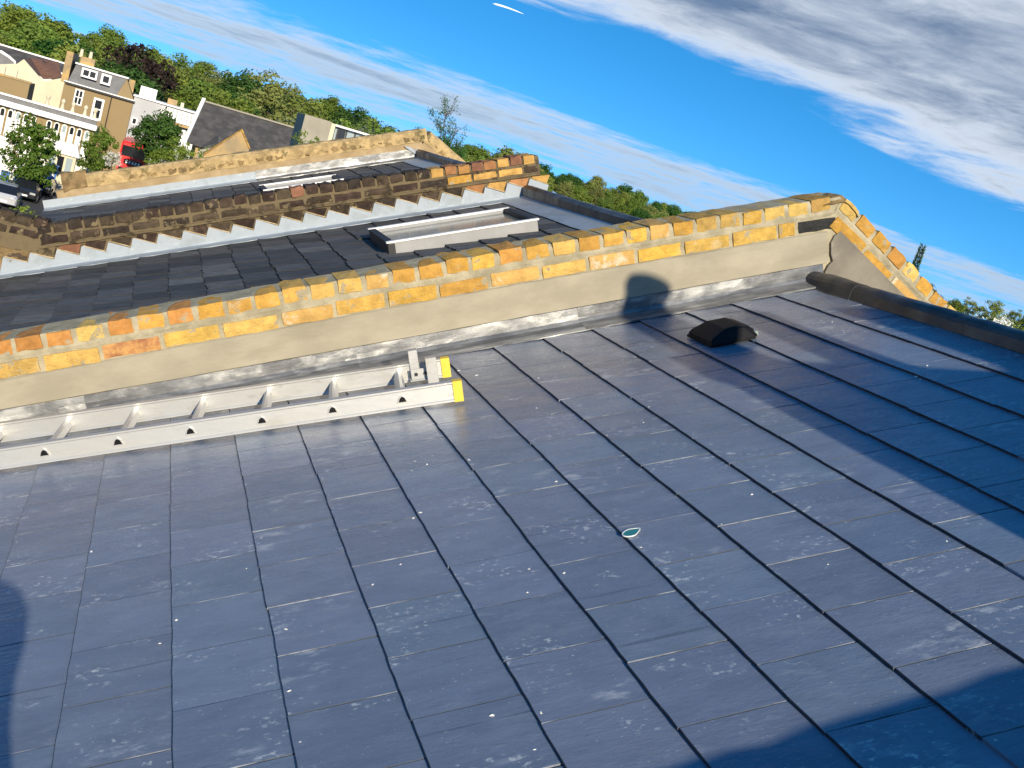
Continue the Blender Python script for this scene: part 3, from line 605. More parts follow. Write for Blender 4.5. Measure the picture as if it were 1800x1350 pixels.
def parapet_sooty():
    t = thing('parapet_wall', 'sooty brick parapet with stepped white lead flashing and an orange brick end', 'wall', (UX, Y2 + .1, -1))
    yb, ye = Y2, Y2 + .215; U0 = -.90; UE = RIDGE_U + .10
    prof = [(yb + .02, -.3), (yb + .016, .168), (yb - .004, .176), (yb - .006, .190), (yb + .006, .196), (yb + .005, .262), (yb + .006, .278), (yb + .010, .325), (yb + .02, .335), (ye - .02, .338), (ye, .32), (ye, -.3)]
    strip(t, 'mortar_bed', 'mortar_sooty', prof, U0 - .02, UE - .01, RF, .04, .004, 3)
    def pk(u, r): return r.choice(['brick_orange', 'brick_orange', 'brick_yellow']) if u > 2.08 else ('brick_orange' if r.random() < .02 else 'brick_sooty')
    course(t, 'stretcher', U0, UE - .02, yb - .008, .199, RF, None, .10, .062, .012, 31, .003, pick=lambda u, r: 'brick_sooty' if u > UE - .26 else pk(u, r), tiltj=.012)
    course(t, 'header', U0, UE - .02, yb - .006, .278, RF, None, .215, .078, .009, 32, .005, rough=.0022, rnd_=.0034, top=.010, pick=pk, tiltj=.035)
    # horizontal brickwork showing over the stepped lead
    st = .0755; dx = st / (S_ / C_); x = -1.14; k = 0; r = random.Random(6)
    while x < UX - .04:
        xe = x + dx; tn = S_ / C_
        zl = x * tn + (.150 + r.uniform(-.010, .006)) / C_   # level top of this lead step, cut by eye
        def zc(X): return X * tn + .174 / C_
        def zb(X): return X * tn + .010 / C_
        m = MB()
        m.prism([(x, zb(x)), (xe + .004, zb(xe)), (xe + .004, zl), (xe - .012, zl + r.uniform(-.004, .003)), (x + r.uniform(-.008, .006), zl + r.uniform(-.003, .004))], 'y', yb - .0010 - .002 * (k % 2) - r.uniform(0, .003), yb + .018); m.build('lead_step', 'lead_white', t)
        # brick face above the step: a wedge narrowing downhill
        xa = x + .02; z1 = zl + .008
        m = MB(); pts = [(xa, min(z1, zc(xa) - .004)), (xe - .014, z1), (xe - .012, zc(xe) - .018), (xa, zc(xa) - .003)]
        m.prism([(p[0] + r.uniform(-.003, .003), p[1] + r.uniform(-.003, .003)) for p in pts], 'y', yb + .004 + r.uniform(0, .006), yb + .05)
        m.build('brick', 'brick_orange' if r.random() < .05 or xe > 2.3 else 'brick_sooty', t)
        m = MB(); m.prism([(x + .006, zl + .0015), (xe - .004, zl + .0015), (xe - .004, zl + .009), (x + .006, zl + .009)], 'y', yb - .002, yb + .02); m.build('mortar_joint', 'mortar_tan', t)
        x = xe; k += 1
    strip(t, 'lead_apron', 'lead_white', [(yb - .115, .013), (yb - .05, .017), (yb - .012, .024), (yb - .004, .04), (yb + .002, .04), (yb - .01, .012), (yb - .115, .008)], EAVES_U, RIDGE_U, RF, .06, .003, 14)
    # the wall runs on level beyond the eaves
    P = RP(U0, 0, 0); z0 = P.z
    Lm = Matrix.Translation((P.x - .06, 0, z0))
    ML = Lm @ Matrix.Rotation(math.pi, 4, 'Z')      # x to -X
    m = MB(); m.box((P.x - 1.9, yb + .004, z0 + .10), (P.x + .02, ye, z0 + .35)); m.build('mortar_bed', 'mortar_sooty', t)
    Mq = Matrix.Translation((P.x - 1.9, 0, z0))
    course(t, 'stretcher', 0, 1.88, yb - .008, .215, Mq, None, .10, .062, .012, 35, .004, pick=lambda u, r: 'brick_sooty')
    course(t, 'header', 0, 1.86, yb - .006, .30, Mq, None, .215, .075, .012, 36, .006, rough=.006, rnd_=.012, top=.01, pick=lambda u, r: 'brick_sooty' if r.random() < .7 else 'stone_coping')
    # rubble below
    v = []; f = []; nx_, nz_ = 34, 18
    for a in range(nx_ + 1):
        for b in range(nz_ + 1):
            x = P.x - 1.9 + 1.86 * a / nx_; z = z0 - .75 + .86 * b / nz_
            c, _ = noise.voronoi(Vector((x * 9, z * 12, 4)))[0:2] if False else (noise.voronoi(Vector((x * 9, z * 13, 4)))[0], 0)
            v.append((x, yb - .015 + .06 * c[0] ** .5 * .6 + noise.noise(Vector((x * 18, z * 18, 2))) * .012, z))
    for a in range(nx_):
        for b in range(nz_): f.append((a * (nz_ + 1) + b, (a + 1) * (nz_ + 1) + b, (a + 1) * (nz_ + 1) + b + 1, a * (nz_ + 1) + b + 1))
    link('rubble_face', mesh('rubble_face', v, f, 'stone_coping'), t)
    m = MB(); m.box((P.x - 1.9, yb + .03, -9), (P.x + .4, ye, z0 + .099)); m.build('wall_below', 'wall_stone', t)
parapet_sooty()

def parapet_far():
    t = thing('parapet_wall', 'tan rendered parapet with mossy rubble coping, peaked, behind the sooty parapet', 'wall', (UX, Y3 + .1, -1))
    yb, ye = Y3, Y3 + .24; off = Vector((0, 0, LIFT3)); MwL = RF.copy(); MwL.translation = off
    ap = RP(RIDGE_U - .05, 0, 0) + off; MwR = frame((ap.x, 0, ap.z), left=False); UA = RIDGE_U + .10
    strip(t, 'render_band', 'render_tan', [(yb, -.3), (yb - .004, .10), (yb, .19), (yb + .02, .20), (ye - .02, .20), (ye, -.3)], -1.20, UA - .09, MwL, .08, .003, 5)
    strip(t, 'render_band', 'render_tan', [(yb + .001, -.3), (yb - .003, .10), (yb + .001, .19), (yb + .02, .20), (ye - .02, .20), (ye, -.3)], -.08, 2.4, MwR, .08, .003, 6)
    strip(t, 'mortar_bed', 'stone_coping', [(yb - .005, .192), (yb - .004, .31), (yb + .03, .34), (ye - .03, .34), (ye, .192)], -.86, UA - .02, MwL, .05, .012, 8)
    strip(t, 'mortar_bed', 'stone_coping', [(yb - .005, .192), (yb - .004, .31), (yb + .03, .34), (ye - .03, .34), (ye, .192)], -.09, 2.4, MwR, .05, .008, 9)
    course(t, 'header', -.86, UA - .04, yb - .012, .20, MwL, 'stone_coping', .245, .168, .006, 51, .010, rough=.010, rnd_=.016, top=.02, tiltj=.07)
    course(t, 'header', -.10, 2.3, yb - .012, .20, MwR, 'stone_coping', .245, .160, .005, 52, .005, rough=.006, rnd_=.010, tiltj=.02)
    # crumbled lower end
    m = MB(); Mq = MwL
    strip(t, 'broken_end', 'stone_coping', [(yb - .008, .19), (yb - .01, .28), (yb + .05, .37), (ye - .04, .38), (ye, .19)], -1.12, -.85, MwL, .04, .03, 13)
    strip(t, 'lead_flashing', 'lead_white', [(yb - .14, .014), (yb - .05, .018), (yb - .014, .026), (yb - .010, .045), (yb - .007, .115), (yb - .002, .115), (yb - .004, .04), (yb - .05, .01), (yb - .14, .009)], EAVES_U, 1.02, MwL, .08, .003, 15)
    strip(t, 'lead_flashing', 'lead', [(yb - .14, .0165), (yb - .05, .021), (yb - .017, .029), (yb - .013, .048), (yb - .010, .125), (yb - .002, .125), (yb - .004, .04), (yb - .05, .01), (yb - .14, .009)], .98, RIDGE_U - .06, MwL, .08, .003, 16)
    m = MB(); m.prism([(2.45, 1.33), (2.52, 1.345), (2.86, 1.215), (2.86, 1.195)], 'y', yb - .03, yb - .008); m.build('lead_soaker', 'lead_white', t)
parapet_far()

# ================================================================== ladder
def ladder():
    def on_roof(x, y, n):                            # pixel to slope coordinates
        d = ray(x, y); nv = Vector((-S_, 0, C_)); P = CAM + d * ((n - nv.dot(CAM)) / nv.dot(d)); return Vector((P.x * C_ + P.z * S_, P.y))
    a = on_roof(0, 828, .012); b = on_roof(813, 706, .012)
    d = (b - a).normalized(); ang = math.atan2(d.y, d.x); L0 = 2.35
    Ml = RF @ Matrix.Translation((b.x, b.y, .0165)) @ Matrix.Rotation(ang, 4, 'Z') @ Matrix.Rotation(.0, 4, 'Y')
    t = link('ladder', None, None, Ml); t.empty_display_size = .1; WM[t] = Ml
    tag(t, 'aluminium roof ladder with yellow end caps lying on the slates along the parapet', 'ladder')
    H = .074; TW = .028; SEP = .345; off2 = -.035
    def rail(y, x1, name):
        m = MB(); prof = [(0, 0), (0, .006), (.0035, .010), (.0035, H - .010), (0, H - .006), (0, H), (TW, H), (TW, H - .006), (TW - .0035, H - .010), (TW - .0035, .010), (TW, .006), (TW, 0)]
        m.prism([(y + p[0], p[1]) for p in prof], 'x', -L0, x1); o = m.build('rail', 'aluminium', t, Ml)
        m = MB(); m.box((x1 - .028, y - .002, -.002), (x1 - .004, y + TW + .002, H + .002)); m.prism([(y - .002, -.002), (y + TW + .002, -.002), (y + TW + .002, H + .002), (y - .002, H + .002)], 'x', x1 - .004, x1 + .006); c = m.build('end_cap', 'yellow_plastic', t, Ml)
        return o
    rail(0, 0, 'near'); rail(SEP, .02 + off2, 'far')
    k = 0; x = -.215
    while x > -L0 + .05:
        # hollow three-sided rung, flat tread up, black end discs paint the hollow's shade
        m = MB(); cz = .037; q = [(-.016, .012), (.0, .017), (.016, .012), (.012, -.006), (0, -.018), (-.012, -.006)]
        q = [(-.019, -.012), (.019, -.012), (.011, .008), (.0, .016), (-.011, .008)]
        n = len(q); y0, y1 = -.0025, SEP + TW + .0025; v = []; f = []
        for (yy, sc) in ((y0, 1), (y1, 1), (y0, .78), (y1, .78)): v += [(x + px * sc, yy, cz + pz * sc) for px, pz in q]
        for i in range(n):
            j = (i + 1) % n
            f += [(i, j, n + j, n + i), (2 * n + j, 2 * n + i, 3 * n + i, 3 * n + j), (i, 2 * n + i, 2 * n + j, j), (n + j, 3 * n + j, 3 * n + i, n + i)]
        for yy in (y0 + .0048, y1 - .0048):
            c0 = len(v); v += [(x + px * .79, yy, cz + pz * .79) for px, pz in q]; f.append(tuple(range(c0, c0 + n)))
        m.add(v, f); m.i = [(1 if (k4 % 4) == 1 else 0) if k4 < 4 * n else 2 for k4 in range(len(f))]; m.build('rung', ['aluminium', 'lead', 'black_plastic'], t, Ml, fix=False); x -= .252; k += 1  # inner faces grey and end discs black, standing for the shade inside
    # pivot bracket and stop plate by the far rail's end
    m = MB(); xx = -.165
    m.box((xx, SEP - .006, .02), (xx + .036, SEP - .001, .122)); m.box((xx, SEP - .006, .122), (xx + .036, SEP + .03, .127)); m.box((xx - .006, SEP - .045, .012), (xx + .085, SEP - .006, .018)); m.box((xx, SEP - .04, .018), (xx + .08, SEP - .037, .06))
    br = m.build('bracket', 'aluminium', t, Ml); bevel(br, .0015, 1)
    for (bx, bz) in ((.02, .04), (.055, .04)):
        m = MB(); m.tube([(xx + bx, SEP - .041, bz), (xx + bx, SEP - .047, bz)], [.007, .007], 8); m.build('bolt', 'lead_dark', br, Ml)
    m = MB(); m.box((-.105, SEP - .075, .004), (-.062, SEP - .070, .105)); m.box((-.105, SEP - .070, .088), (-.062, SEP, .093)); bevel(m.build('stop_plate', 'aluminium', t, Ml), .0015, 1)
ladder()

# ================================================================== small things on the slates
def teal_piece():
    P = RP(*roof_uv(1111, 938), .0085)
    t = thing('plastic_oval', 'small teal oval scrap with a white rim lying on the slates', 'scrap', P)
    Mp = RF.copy(); Mp.translation = P; Mp = Mp @ Matrix.Rotation(.42, 4, 'Z')
    ring = []
    for k in range(20):
        a = 2 * math.pi * k / 20; ring.append((.030 * math.cos(a), .021 * math.sin(a) * (1 - .55 * max(0, math.cos(a + .3)))))
    m = MB(); m.prism([(x * .9, y * .86) for x, y in ring], 'z', 0, .0016); m.build('disc', 'teal', t, Mp)
    v = []; f = []
    for k, (x, y) in enumerate(ring): v += [(x * .9, y * .86, .0001), (x * .9, y * .86, .0026), (x, y, .0026), (x, y, .0001)]
    for k in range(20):
        j = (k + 1) % 20
        for q in range(4): f.append((k * 4 + q, k * 4 + (q + 1) % 4, j * 4 + (q + 1) % 4, j * 4 + q))
    m = MB(); m.add(v, f); m.build('rim', 'white_rim', t, Mp)
def roof_uv(x, y):
    d = ray(x, y); nv = Vector((-S_, 0, C_)); P = CAM + d * ((.006 - nv.dot(CAM)) / nv.dot(d)); return P.x * C_ + P.z * S_, P.y
teal_piece()
def crumbs():
    r = random.Random(12); m = MB()
    for k in range(110):
        u, v = r.uniform(-1.0, 2.7), r.uniform(-1.3, 2.1)
        if r.random() < .35: u = round(u / G) * G + r.uniform(.004, .02)
        fr = (u / G) % 1; P = RP(u, v, .0075 * (1 - fr) + .0005); s = r.choice((.0012, .0018, .0018, .0025, .0035))
        a = r.uniform(0, 6.28); L_, B_ = s * r.uniform(1, 2.6), s
        ex = Vector((math.cos(a) * C_, math.sin(a), math.cos(a) * S_)); ey = Vector((-math.sin(a) * C_, math.cos(a), -math.sin(a) * S_)); nz = Vector((-S_, 0, C_))
        m.add([P - ex * L_ - ey * B_, P + ex * L_ - ey * B_ * .6, P + ex * L_ * .7 + ey * B_, P - ex * L_ * .8 + ey * B_ * .8, P + nz * s * .9], [(0, 1, 4), (1, 2, 4), (2, 3, 4), (3, 0, 4)])
    tag(m.build('mortar_crumbs', 'crumb', fix=False), 'scattered white mortar crumbs on the near slates', 'crumbs', kind='stuff')
crumbs()

# ================================================================== trees
def crown_mesh(seed, rx, rz, nclump, nleaf, leaf, mat, spread=.30, hollow=.35, taper=0.0, droop=0.0):
    r = random.Random(seed); v = []; f = []
    cl = []
    for k in range(nclump):
        while True:
            p = Vector((r.uniform(-1, 1), r.uniform(-1, 1), r.uniform(-1, 1)))
            if hollow < p.length < 1: break
        w = 1 - taper * max(0, p.z)
        cl.append((Vector((p.x * rx * w, p.y * rx * w, p.z * rz)) * r.uniform(.8, 1.08), r.uniform(.6, 1.25) * spread * min(rx, rz)))
    for c, s in cl:
        for q in range(nleaf):
            d = Vector((r.gauss(0, 1), r.gauss(0, 1), r.gauss(0, .75)))
            d = d.normalized() * s * r.random() ** .45
            p = c + d; p.z -= droop * (p.x ** 2 + p.y ** 2)
            nrm = (d.normalized() + Vector((r.uniform(-1, 1), r.uniform(-1, 1), r.uniform(-.4, 1))) * .8).normalized()
            a = nrm.orthogonal().normalized(); a.rotate(Matrix.Rotation(r.uniform(0, 6.28), 3, nrm)); b = nrm.cross(a)
            L_ = leaf * r.uniform(.6, 1.4); B_ = L_ * r.uniform(.4, .65); i = len(v)
            v += [p - a * L_, p - b * B_, p + a * L_, p + b * B_]; f.append((i, i + 1, i + 2, i + 3))
    return mesh('crown', v, f, mat)
def trunk_mesh(seed, h, r0, limbs, rx, rz, cz, mat='bark'):
    r = random.Random(seed); m = MB(); p = [Vector((r.uniform(-.02, .02) * h * k / 5, r.uniform(-.02, .02) * h * k / 5, h * k / 5)) for k in range(6)]
    m.tube(p, [r0 * (1 - .13 * k) for k in range(6)], 7)
    for k in range(limbs):
        b = p[r.randrange(3, 6)]; a = r.uniform(0, 6.28); e = Vector((math.cos(a) * rx * .75, math.sin(a) * rx * .75, cz + r.uniform(-.4, .6) * rz))
        m.tube([b, (b + e) / 2 + Vector((0, 0, .1 * rz)), e], [r0 * .42, r0 * .26, r0 * .06], 5)
    me = mesh('trunk', m.v, m.f, mat); return me
KIND = {}
def tree_kind(key, seed, rx, rz, cz, nclump, nleaf, leaf, mat, bark='bark', **kw):
    KIND[key] = [(crown_mesh(seed + k, rx, rz, nclump, nleaf, leaf, mat, **kw), trunk_mesh(seed + k, cz + rz * .2, max(.05, rx * .07), 6, rx, rz, cz, bark), cz) for k in range(3)]
def tree(name, key, x, y, z, s, label, group=None, var=0, rz=0.0, sz=1.0, cat='tree', wide=1.0):
    cr, tr, cz = KIND[key][var % 3]
    t = thing(name, label, cat, (x, y, z), group)
    Mx = Matrix.Translation((x, y, z)) @ Matrix.Rotation(rz, 4, 'Z') @ Matrix.Diagonal((s * wide, s * wide, s * sz, 1))
    link('trunk', tr, t, Mx); link('crown', cr, t, Mx @ Matrix.Translation((0, 0, cz)))
    return t
tree_kind('wood', 10, 4.2, 4.6, 7.0, 95, 110, .22, 'leaf_mid', taper=.25)
tree_kind('wood_dark', 20, 4.0, 4.6, 7.0, 95, 110, .22, 'leaf_dark', taper=.2)
tree_kind('wood_airy', 30, 3.6, 5.2, 7.4, 70, 80, .19, 'leaf_mid', taper=.4, spread=.26)
tree_kind('copper', 40, 4.2, 4.2, 7.0, 60, 75, .26, 'leaf_copper')
tree_kind('pale', 50, 4.0, 3.4, 7.0, 46, 46, .2, 'leaf_pale')
tree_kind('street', 60, 1.7, 2.6, 3.9, 70, 60, .12, 'leaf_fresh', 'bark_pale', taper=.2, spread=.3)
tree_kind('round', 70, 1.7, 1.8, 3.0, 80, 80, .12, 'leaf_dark', spread=.34)
tree_kind('shrub', 80, 1.0, .9, 1.1, 40, 44, .065, 'leaf_bright', spread=.34)
tree_kind('bloom', 90, 1.0, 1.2, 1.5, 34, 30, .08, 'blossom', spread=.34)

rt = random.Random(77)
def plant(az, r, top_el, key, label, group, name, s=None):
    """a tree on the hillside at azimuth az (degrees right of the terrace line) and distance r"""
    x = CAM.x + r * math.sin(math.radians(az)); y = CAM.y + r * math.cos(math.radians(az)); z = hgt(x, y) - .2
    h0 = {'wood': 11.6, 'wood_dark': 11.6, 'wood_airy': 12.4, 'copper': 11.2, 'pale': 10.4}[key]
    if s is None: s = max(.6, (CAM.z + r * math.tan(math.radians(top_el)) - z) / h0)
    tree(name, key, x, y, z, s, label, group, rt.randrange(3), rt.uniform(0, 6.28), rt.uniform(.94, 1.06), wide=1.35 if key in LW else 1.0)
LW = {'wood': ('broadleaf_tree', 'mid green broadleaf tree in the wood on the hillside'), 'wood_dark': ('dark_tree', 'dark green dense tree in the wood on the hillside'), 'wood_airy': ('airy_tree', 'airy olive green tree in the wood on the hillside')}
for (r, n, e0, lo, hi) in ((150, 17, .15, -14, 15), (185, 18, .75, -14, 16), (225, 20, 1.3, -14, 17), (270, 20, 1.42, -14, 18)):
    for k in range(n):
        az = lo + (hi - lo) * (k + rt.uniform(.1, .9)) / n
        key = rt.choice(['wood'] * 5 + ['wood_airy'] * 3 + ['wood_dark'] * 2)
        plant(az, r * rt.uniform(.95, 1.05), e0 + rt.uniform(-.3, .28) , key, LW[key][1].replace('in the wood on the hillside', {150: 'at the foot of', 185: 'halfway up', 225: 'near the top of', 270: 'on the crest of'}[r] + ' the hillside wood behind the houses'), 'trees of the hillside wood', LW[key][0])
for (r, n, e0, lo, hi) in ((300, 22, .25, 14, 36), (350, 26, .8, 14, 36), (400, 28, 1.25, 14, 37), (450, 28, 1.6, 14, 37)):
    for k in range(n):
        az = lo + (hi - lo) * (k + rt.uniform(.2, .8)) / n
        key = rt.choice(['wood'] * 6 + ['wood_airy'] * 2 + (['wood_dark'] * 2 if az < 23 else ['wood_dark'] * 6))
        plant(az, r * rt.uniform(.96, 1.04), (e0 + rt.uniform(-.18, .18)) * (1.0 if az < 26 else .9), key, LW[key][1].replace('in the wood on the hillside', {300: 'at the foot of', 350: 'halfway up', 400: 'near the top of', 450: 'on the crest of'}[r] + ' the distant wood past the far roof ridge'), 'trees of the distant wood', LW[key][0])
for k in range(16):
    az = 36 + 14 * (k + rt.uniform(.1, .9)) / 16; key = rt.choice(['wood', 'wood', 'wood_dark', 'wood_airy'])
    plant(az, rt.uniform(230, 330), rt.uniform(.5, 1.55), key, 'green tree on the skyline past the lead ridge roll' if key != 'wood_dark' else 'dark tree on the skyline past the lead ridge roll', 'skyline trees past the ridge roll', LW[key][0])
P = at(243, 128, 170); plant(math.degrees(math.atan2(P.x - CAM.x, P.y - CAM.y)), 150, 1.05, 'copper', 'dark copper beech among the green trees on the hillside', None, 'copper_beech')
plant(math.degrees(math.atan2(ray(285, 128).x, ray(285, 128).y)), 158, .72, 'copper', 'second smaller copper beech beside the dark one', None, 'copper_beech')
plant(math.degrees(math.atan2(ray(600, 190).x, ray(600, 190).y)), 120, 1.5, 'pale', 'pale grey-green tree behind the glazed roof extension', None, 'pale_tree')
plant(math.degrees(math.atan2(ray(480, 170).x, ray(480, 170).y)), 165, 1.75, 'wood_airy', 'tall airy tree standing over the long dark roof', None, 'tall_tree', None)
for k in range(30):                                  # gardens behind the terrace, lower than the ridge
    x, y = rt.uniform(28, 150), rt.uniform(40, 210); key = rt.choice(['wood', 'wood', 'wood_dark', 'wood_airy'])
    tree(LW[key][0], key, x, y, hgt(x, y) - .2, rt.uniform(.55, .75), {'wood': 'green', 'wood_dark': 'dark green', 'wood_airy': 'airy olive'}[key] + ' garden tree in the low ground behind the terrace', 'garden trees behind the terrace', rt.randrange(3), rt.uniform(0, 6.28), 1.0, wide=1.3)
def place(name, key, x, ytop, Y, label, base=-9.0, hk=None, var=0, sxy=None, cat='tree'):
    """tree whose top shows at the photo pixel, standing on the level base"""
    P = at(x, ytop, Y); h0 = {'street': 6.5, 'round': 4.8, 'shrub': 2.0, 'bloom': 2.7, 'wood_airy': 12.6, 'wood_dark': 11.6, 'wood': 11.6}[key]
    t = thing(name, label, cat, (P.x, Y, base)); cr, tr, cz = KIND[key][var]
    w = sxy or 1.0; zc = P.z - (h0 - cz) * w        # crown centre
    m = MB(); rr = random.Random(int(x)); r0 = .09 * w + .03; cr_ = (h0 - cz) * w
    m.tube([(P.x, Y, base), (P.x + rr.uniform(-.1, .1), Y, (base + zc) / 2), (P.x, Y, zc + cr_ * .2)], [r0, r0 * .75, r0 * .4], 7)
    for k in range(6):
        a = rr.uniform(0, 6.28); e = Vector((P.x + math.cos(a) * cr_ * .6, Y + math.sin(a) * cr_ * .6, zc + rr.uniform(-.3, .5) * cr_)); m.tube([(P.x, Y, zc - cr_ * .5), e], [r0 * .4, r0 * .1], 5)
    m.build('trunk', 'bark_pale' if key == 'street' else 'bark', t, fix=False)
    link('crown', cr, t, Matrix.Translation((P.x, Y, zc)) @ Matrix.Rotation(var * 2.1, 4, 'Z') @ Matrix.Diagonal((w, w, w, 1)))
place('street_tree', 'street', 70, 196, 84, 'light green street tree in front of the white arcaded terrace', var=0, sxy=1.15)
place('street_tree', 'street', 182, 222, 86, 'green street tree between the white arcade and the red bus', var=1, sxy=.76)
place('round_tree', 'round', 287, 200, 92, 'dark green round tree growing beside the red bus', var=0, sxy=1.0)
place('leafy_shrub', 'shrub', 322, 246, 80, 'bright leafy shrub by the white sash windows', var=2, sxy=1.1, cat='shrub')
place('leafy_shrub', 'shrub', 292, 262, 84, 'green leafy shrub under the dark round tree', var=0, sxy=1.2, cat='shrub')
place('blossom_shrub', 'bloom', 203, 262, 84, 'white blossom shrub beside the red bus', var=0, sxy=.6, cat='shrub')
place('leafy_shrub', 'shrub', 46, 366, 32, 'yellow-green shrub top beside the sooty parapet corner', var=1, sxy=.95, cat='shrub')
place('leafy_shrub', 'shrub', 400, 256, 46, 'green shrub behind the tan stone gable', var=0, sxy=1.2, cat='shrub')
place('leafy_shrub', 'shrub', 548, 236, 34, 'green shrub top before the concrete box extension', var=2, sxy=.6, cat='shrub')
for k, (x, yt, Y, key, lb, s) in enumerate([(1715, 545, 120, 'bloom', 'white blossoming tree past the ridge roll', 2.2), (1770, 558, 110, 'bloom', 'second white blossoming tree past the ridge roll', 2.0), (1790, 570, 90, 'shrub', 'bright green bush low past the ridge roll', 2.2), (1740, 575, 95, 'shrub', 'bright green bush under the blossoming trees', 2.0)]):
    place('blossom_tree' if key == 'bloom' else 'bush', key, x, yt, Y, lb, var=k % 3, sxy=s, cat='tree' if key == 'bloom' else 'bush')
def sapling():
    P = at(1622, 432, 26); t = thing('sapling', 'thin young evergreen top rising behind the parapet\'s far slope', 'tree', (P.x, 26, -9))
    m = MB(); m.tube([(P.x + .05, 26, -9), (P.x + .02, 26, -3), (P.x, 26, P.z)], [.09, .06, .008], 6); m.build('trunk', 'bark', t)
    r = random.Random(3); v = []; f = []
    for k in range(4200):
        q = r.random(); z = P.z - q ** .8 * 3.2; w = .07 + .26 * q * (.6 + .4 * math.sin(z * 9)); a = r.uniform(0, 6.28); p = Vector((P.x + math.cos(a) * w * r.random() ** .5, 26 + math.sin(a) * w * r.random() ** .5, z + r.uniform(-.05, .05)))
        d = Vector((math.cos(a) * .5, math.sin(a) * .5, r.uniform(.4, 1.2))).normalized() * r.uniform(.06, .13); b = d.orthogonal().normalized() * .024; i = len(v)
        v += [p - b, p + d * .5 + b, p + d, p + d * .4 - b * 1.4]; f.append((i, i + 1, i + 2, i + 3))
    link('crown', mesh('crown', v, f, 'leaf_fresh'), t)
sapling()
def bare_tree():
    Y = 30; B = at(806, 300, Y); T = at(778, 212, Y); t = thing('bare_tree', 'nearly bare dark tree behind the peak of the mossy coping', 'tree', (B.x, Y, -9))
    m = MB(); r = random.Random(8); v = []; f = []
    m.tube([(B.x, Y, -9), (B.x, Y, B.z)], [.12, .05], 6)
    def grow(p, d, l, rad, lev):
        n = 4; path = [p]
        for k in range(n):
            d = (d + Vector((r.uniform(-1, 1), r.uniform(-.6, .6), r.uniform(-.5, .8))) * .28).normalized(); p = p + d * l / n; path.append(p)
            if lev < 3:
                for q in range(2 if lev < 2 else 1):
                    if r.random() < .85: grow(p, (d + Vector((r.uniform(-1, 1), r.uniform(-1, 1), r.uniform(-.3, .6))) * .95).normalized(), l * r.uniform(.38, .6), rad * .5, lev + 1)
            elif r.random() < .9 - .0 and True:
                if p.z < B.z + .75 or r.random() < .12:
                    for q in range(7):
                        c = p + Vector((r.uniform(-.09, .09), r.uniform(-.09, .09), r.uniform(-.09, .09))); a = Vector((r.uniform(-1, 1), r.uniform(-1, 1), r.uniform(-1, 1))).normalized() * .03; b = a.orthogonal().normalized() * .018; i = len(v)
                        v.extend([c - a, c - b, c + a, c + b]); f.append((i, i + 1, i + 2, i + 3))
        m.tube(path, [rad * (1 - .17 * k) for k in range(n + 1)], 4)
    d0 = (T - B).normalized()
    grow(Vector((B.x, Y, B.z)), d0, (T - B).length * .95, .028, 0); grow(Vector((B.x, Y, B.z - .2)), (d0 + Vector((.45, 0, .1))).normalized(), (T - B).length * .6, .022, 1); grow(Vector((B.x, Y, B.z - .1)), (d0 + Vector((-.2, .2, 0))).normalized(), (T - B).length * .7, .022, 1)
    m.build('branches', 'bark', t, fix=False); link('leaves', mesh('leaves', v, f, 'leaf_dark'), t)
bare_tree()

# ================================================================== houses over the street
def dist(Y): return (Y - CAM.y) * 1.0
def window(parent, x, y, wpx, hpx, Y, frame_=.10, nx=2, nz=2, name='window', gl='window_glass', proud=.06, yy=None):
    c = at(x, y, Y); k = Y / FPX * .98; w, h = wpx * k, hpx * k; Yw = Y if yy is None else yy
    m = MB(); x0, x1, z0, z1 = c.x - w / 2, c.x + w / 2, c.z - h / 2, c.z + h / 2; b = frame_
    m.box((x0, Yw - proud, z0), (x0 + b, Yw + .02, z1)); m.box((x1 - b, Yw - proud, z0), (x1, Yw + .02, z1)); m.box((x0 + b, Yw - proud, z0), (x1 - b, Yw + .02, z0 + b)); m.box((x0 + b, Yw - proud, z1 - b), (x1 - b, Yw + .02, z1))
    for i in range(1, nx): q = x0 + (x1 - x0) * i / nx; m.box((q - b * .35, Yw - proud * .8, z0 + b), (q + b * .35, Yw + .02, z1 - b))
    for i in range(1, nz): q = z0 + (z1 - z0) * i / nz; m.box((x0 + b, Yw - proud * .75, q - b * .3), (x1 - b, Yw + .02, q + b * .3))
    f = m.build(name, 'white_trim', parent)
    m = MB(); m.box((x0 + b, Yw - proud * .35, z0 + b), (x1 - b, Yw - .004, z1 - b)); m.build('pane', gl, f)
    return f
def block(parent, name, mat, x0, x1, y0, y1, z0, z1):
    m = MB(); m.box((x0, y0, z0), (x1, y1, z1)); return m.build(name, mat, parent)

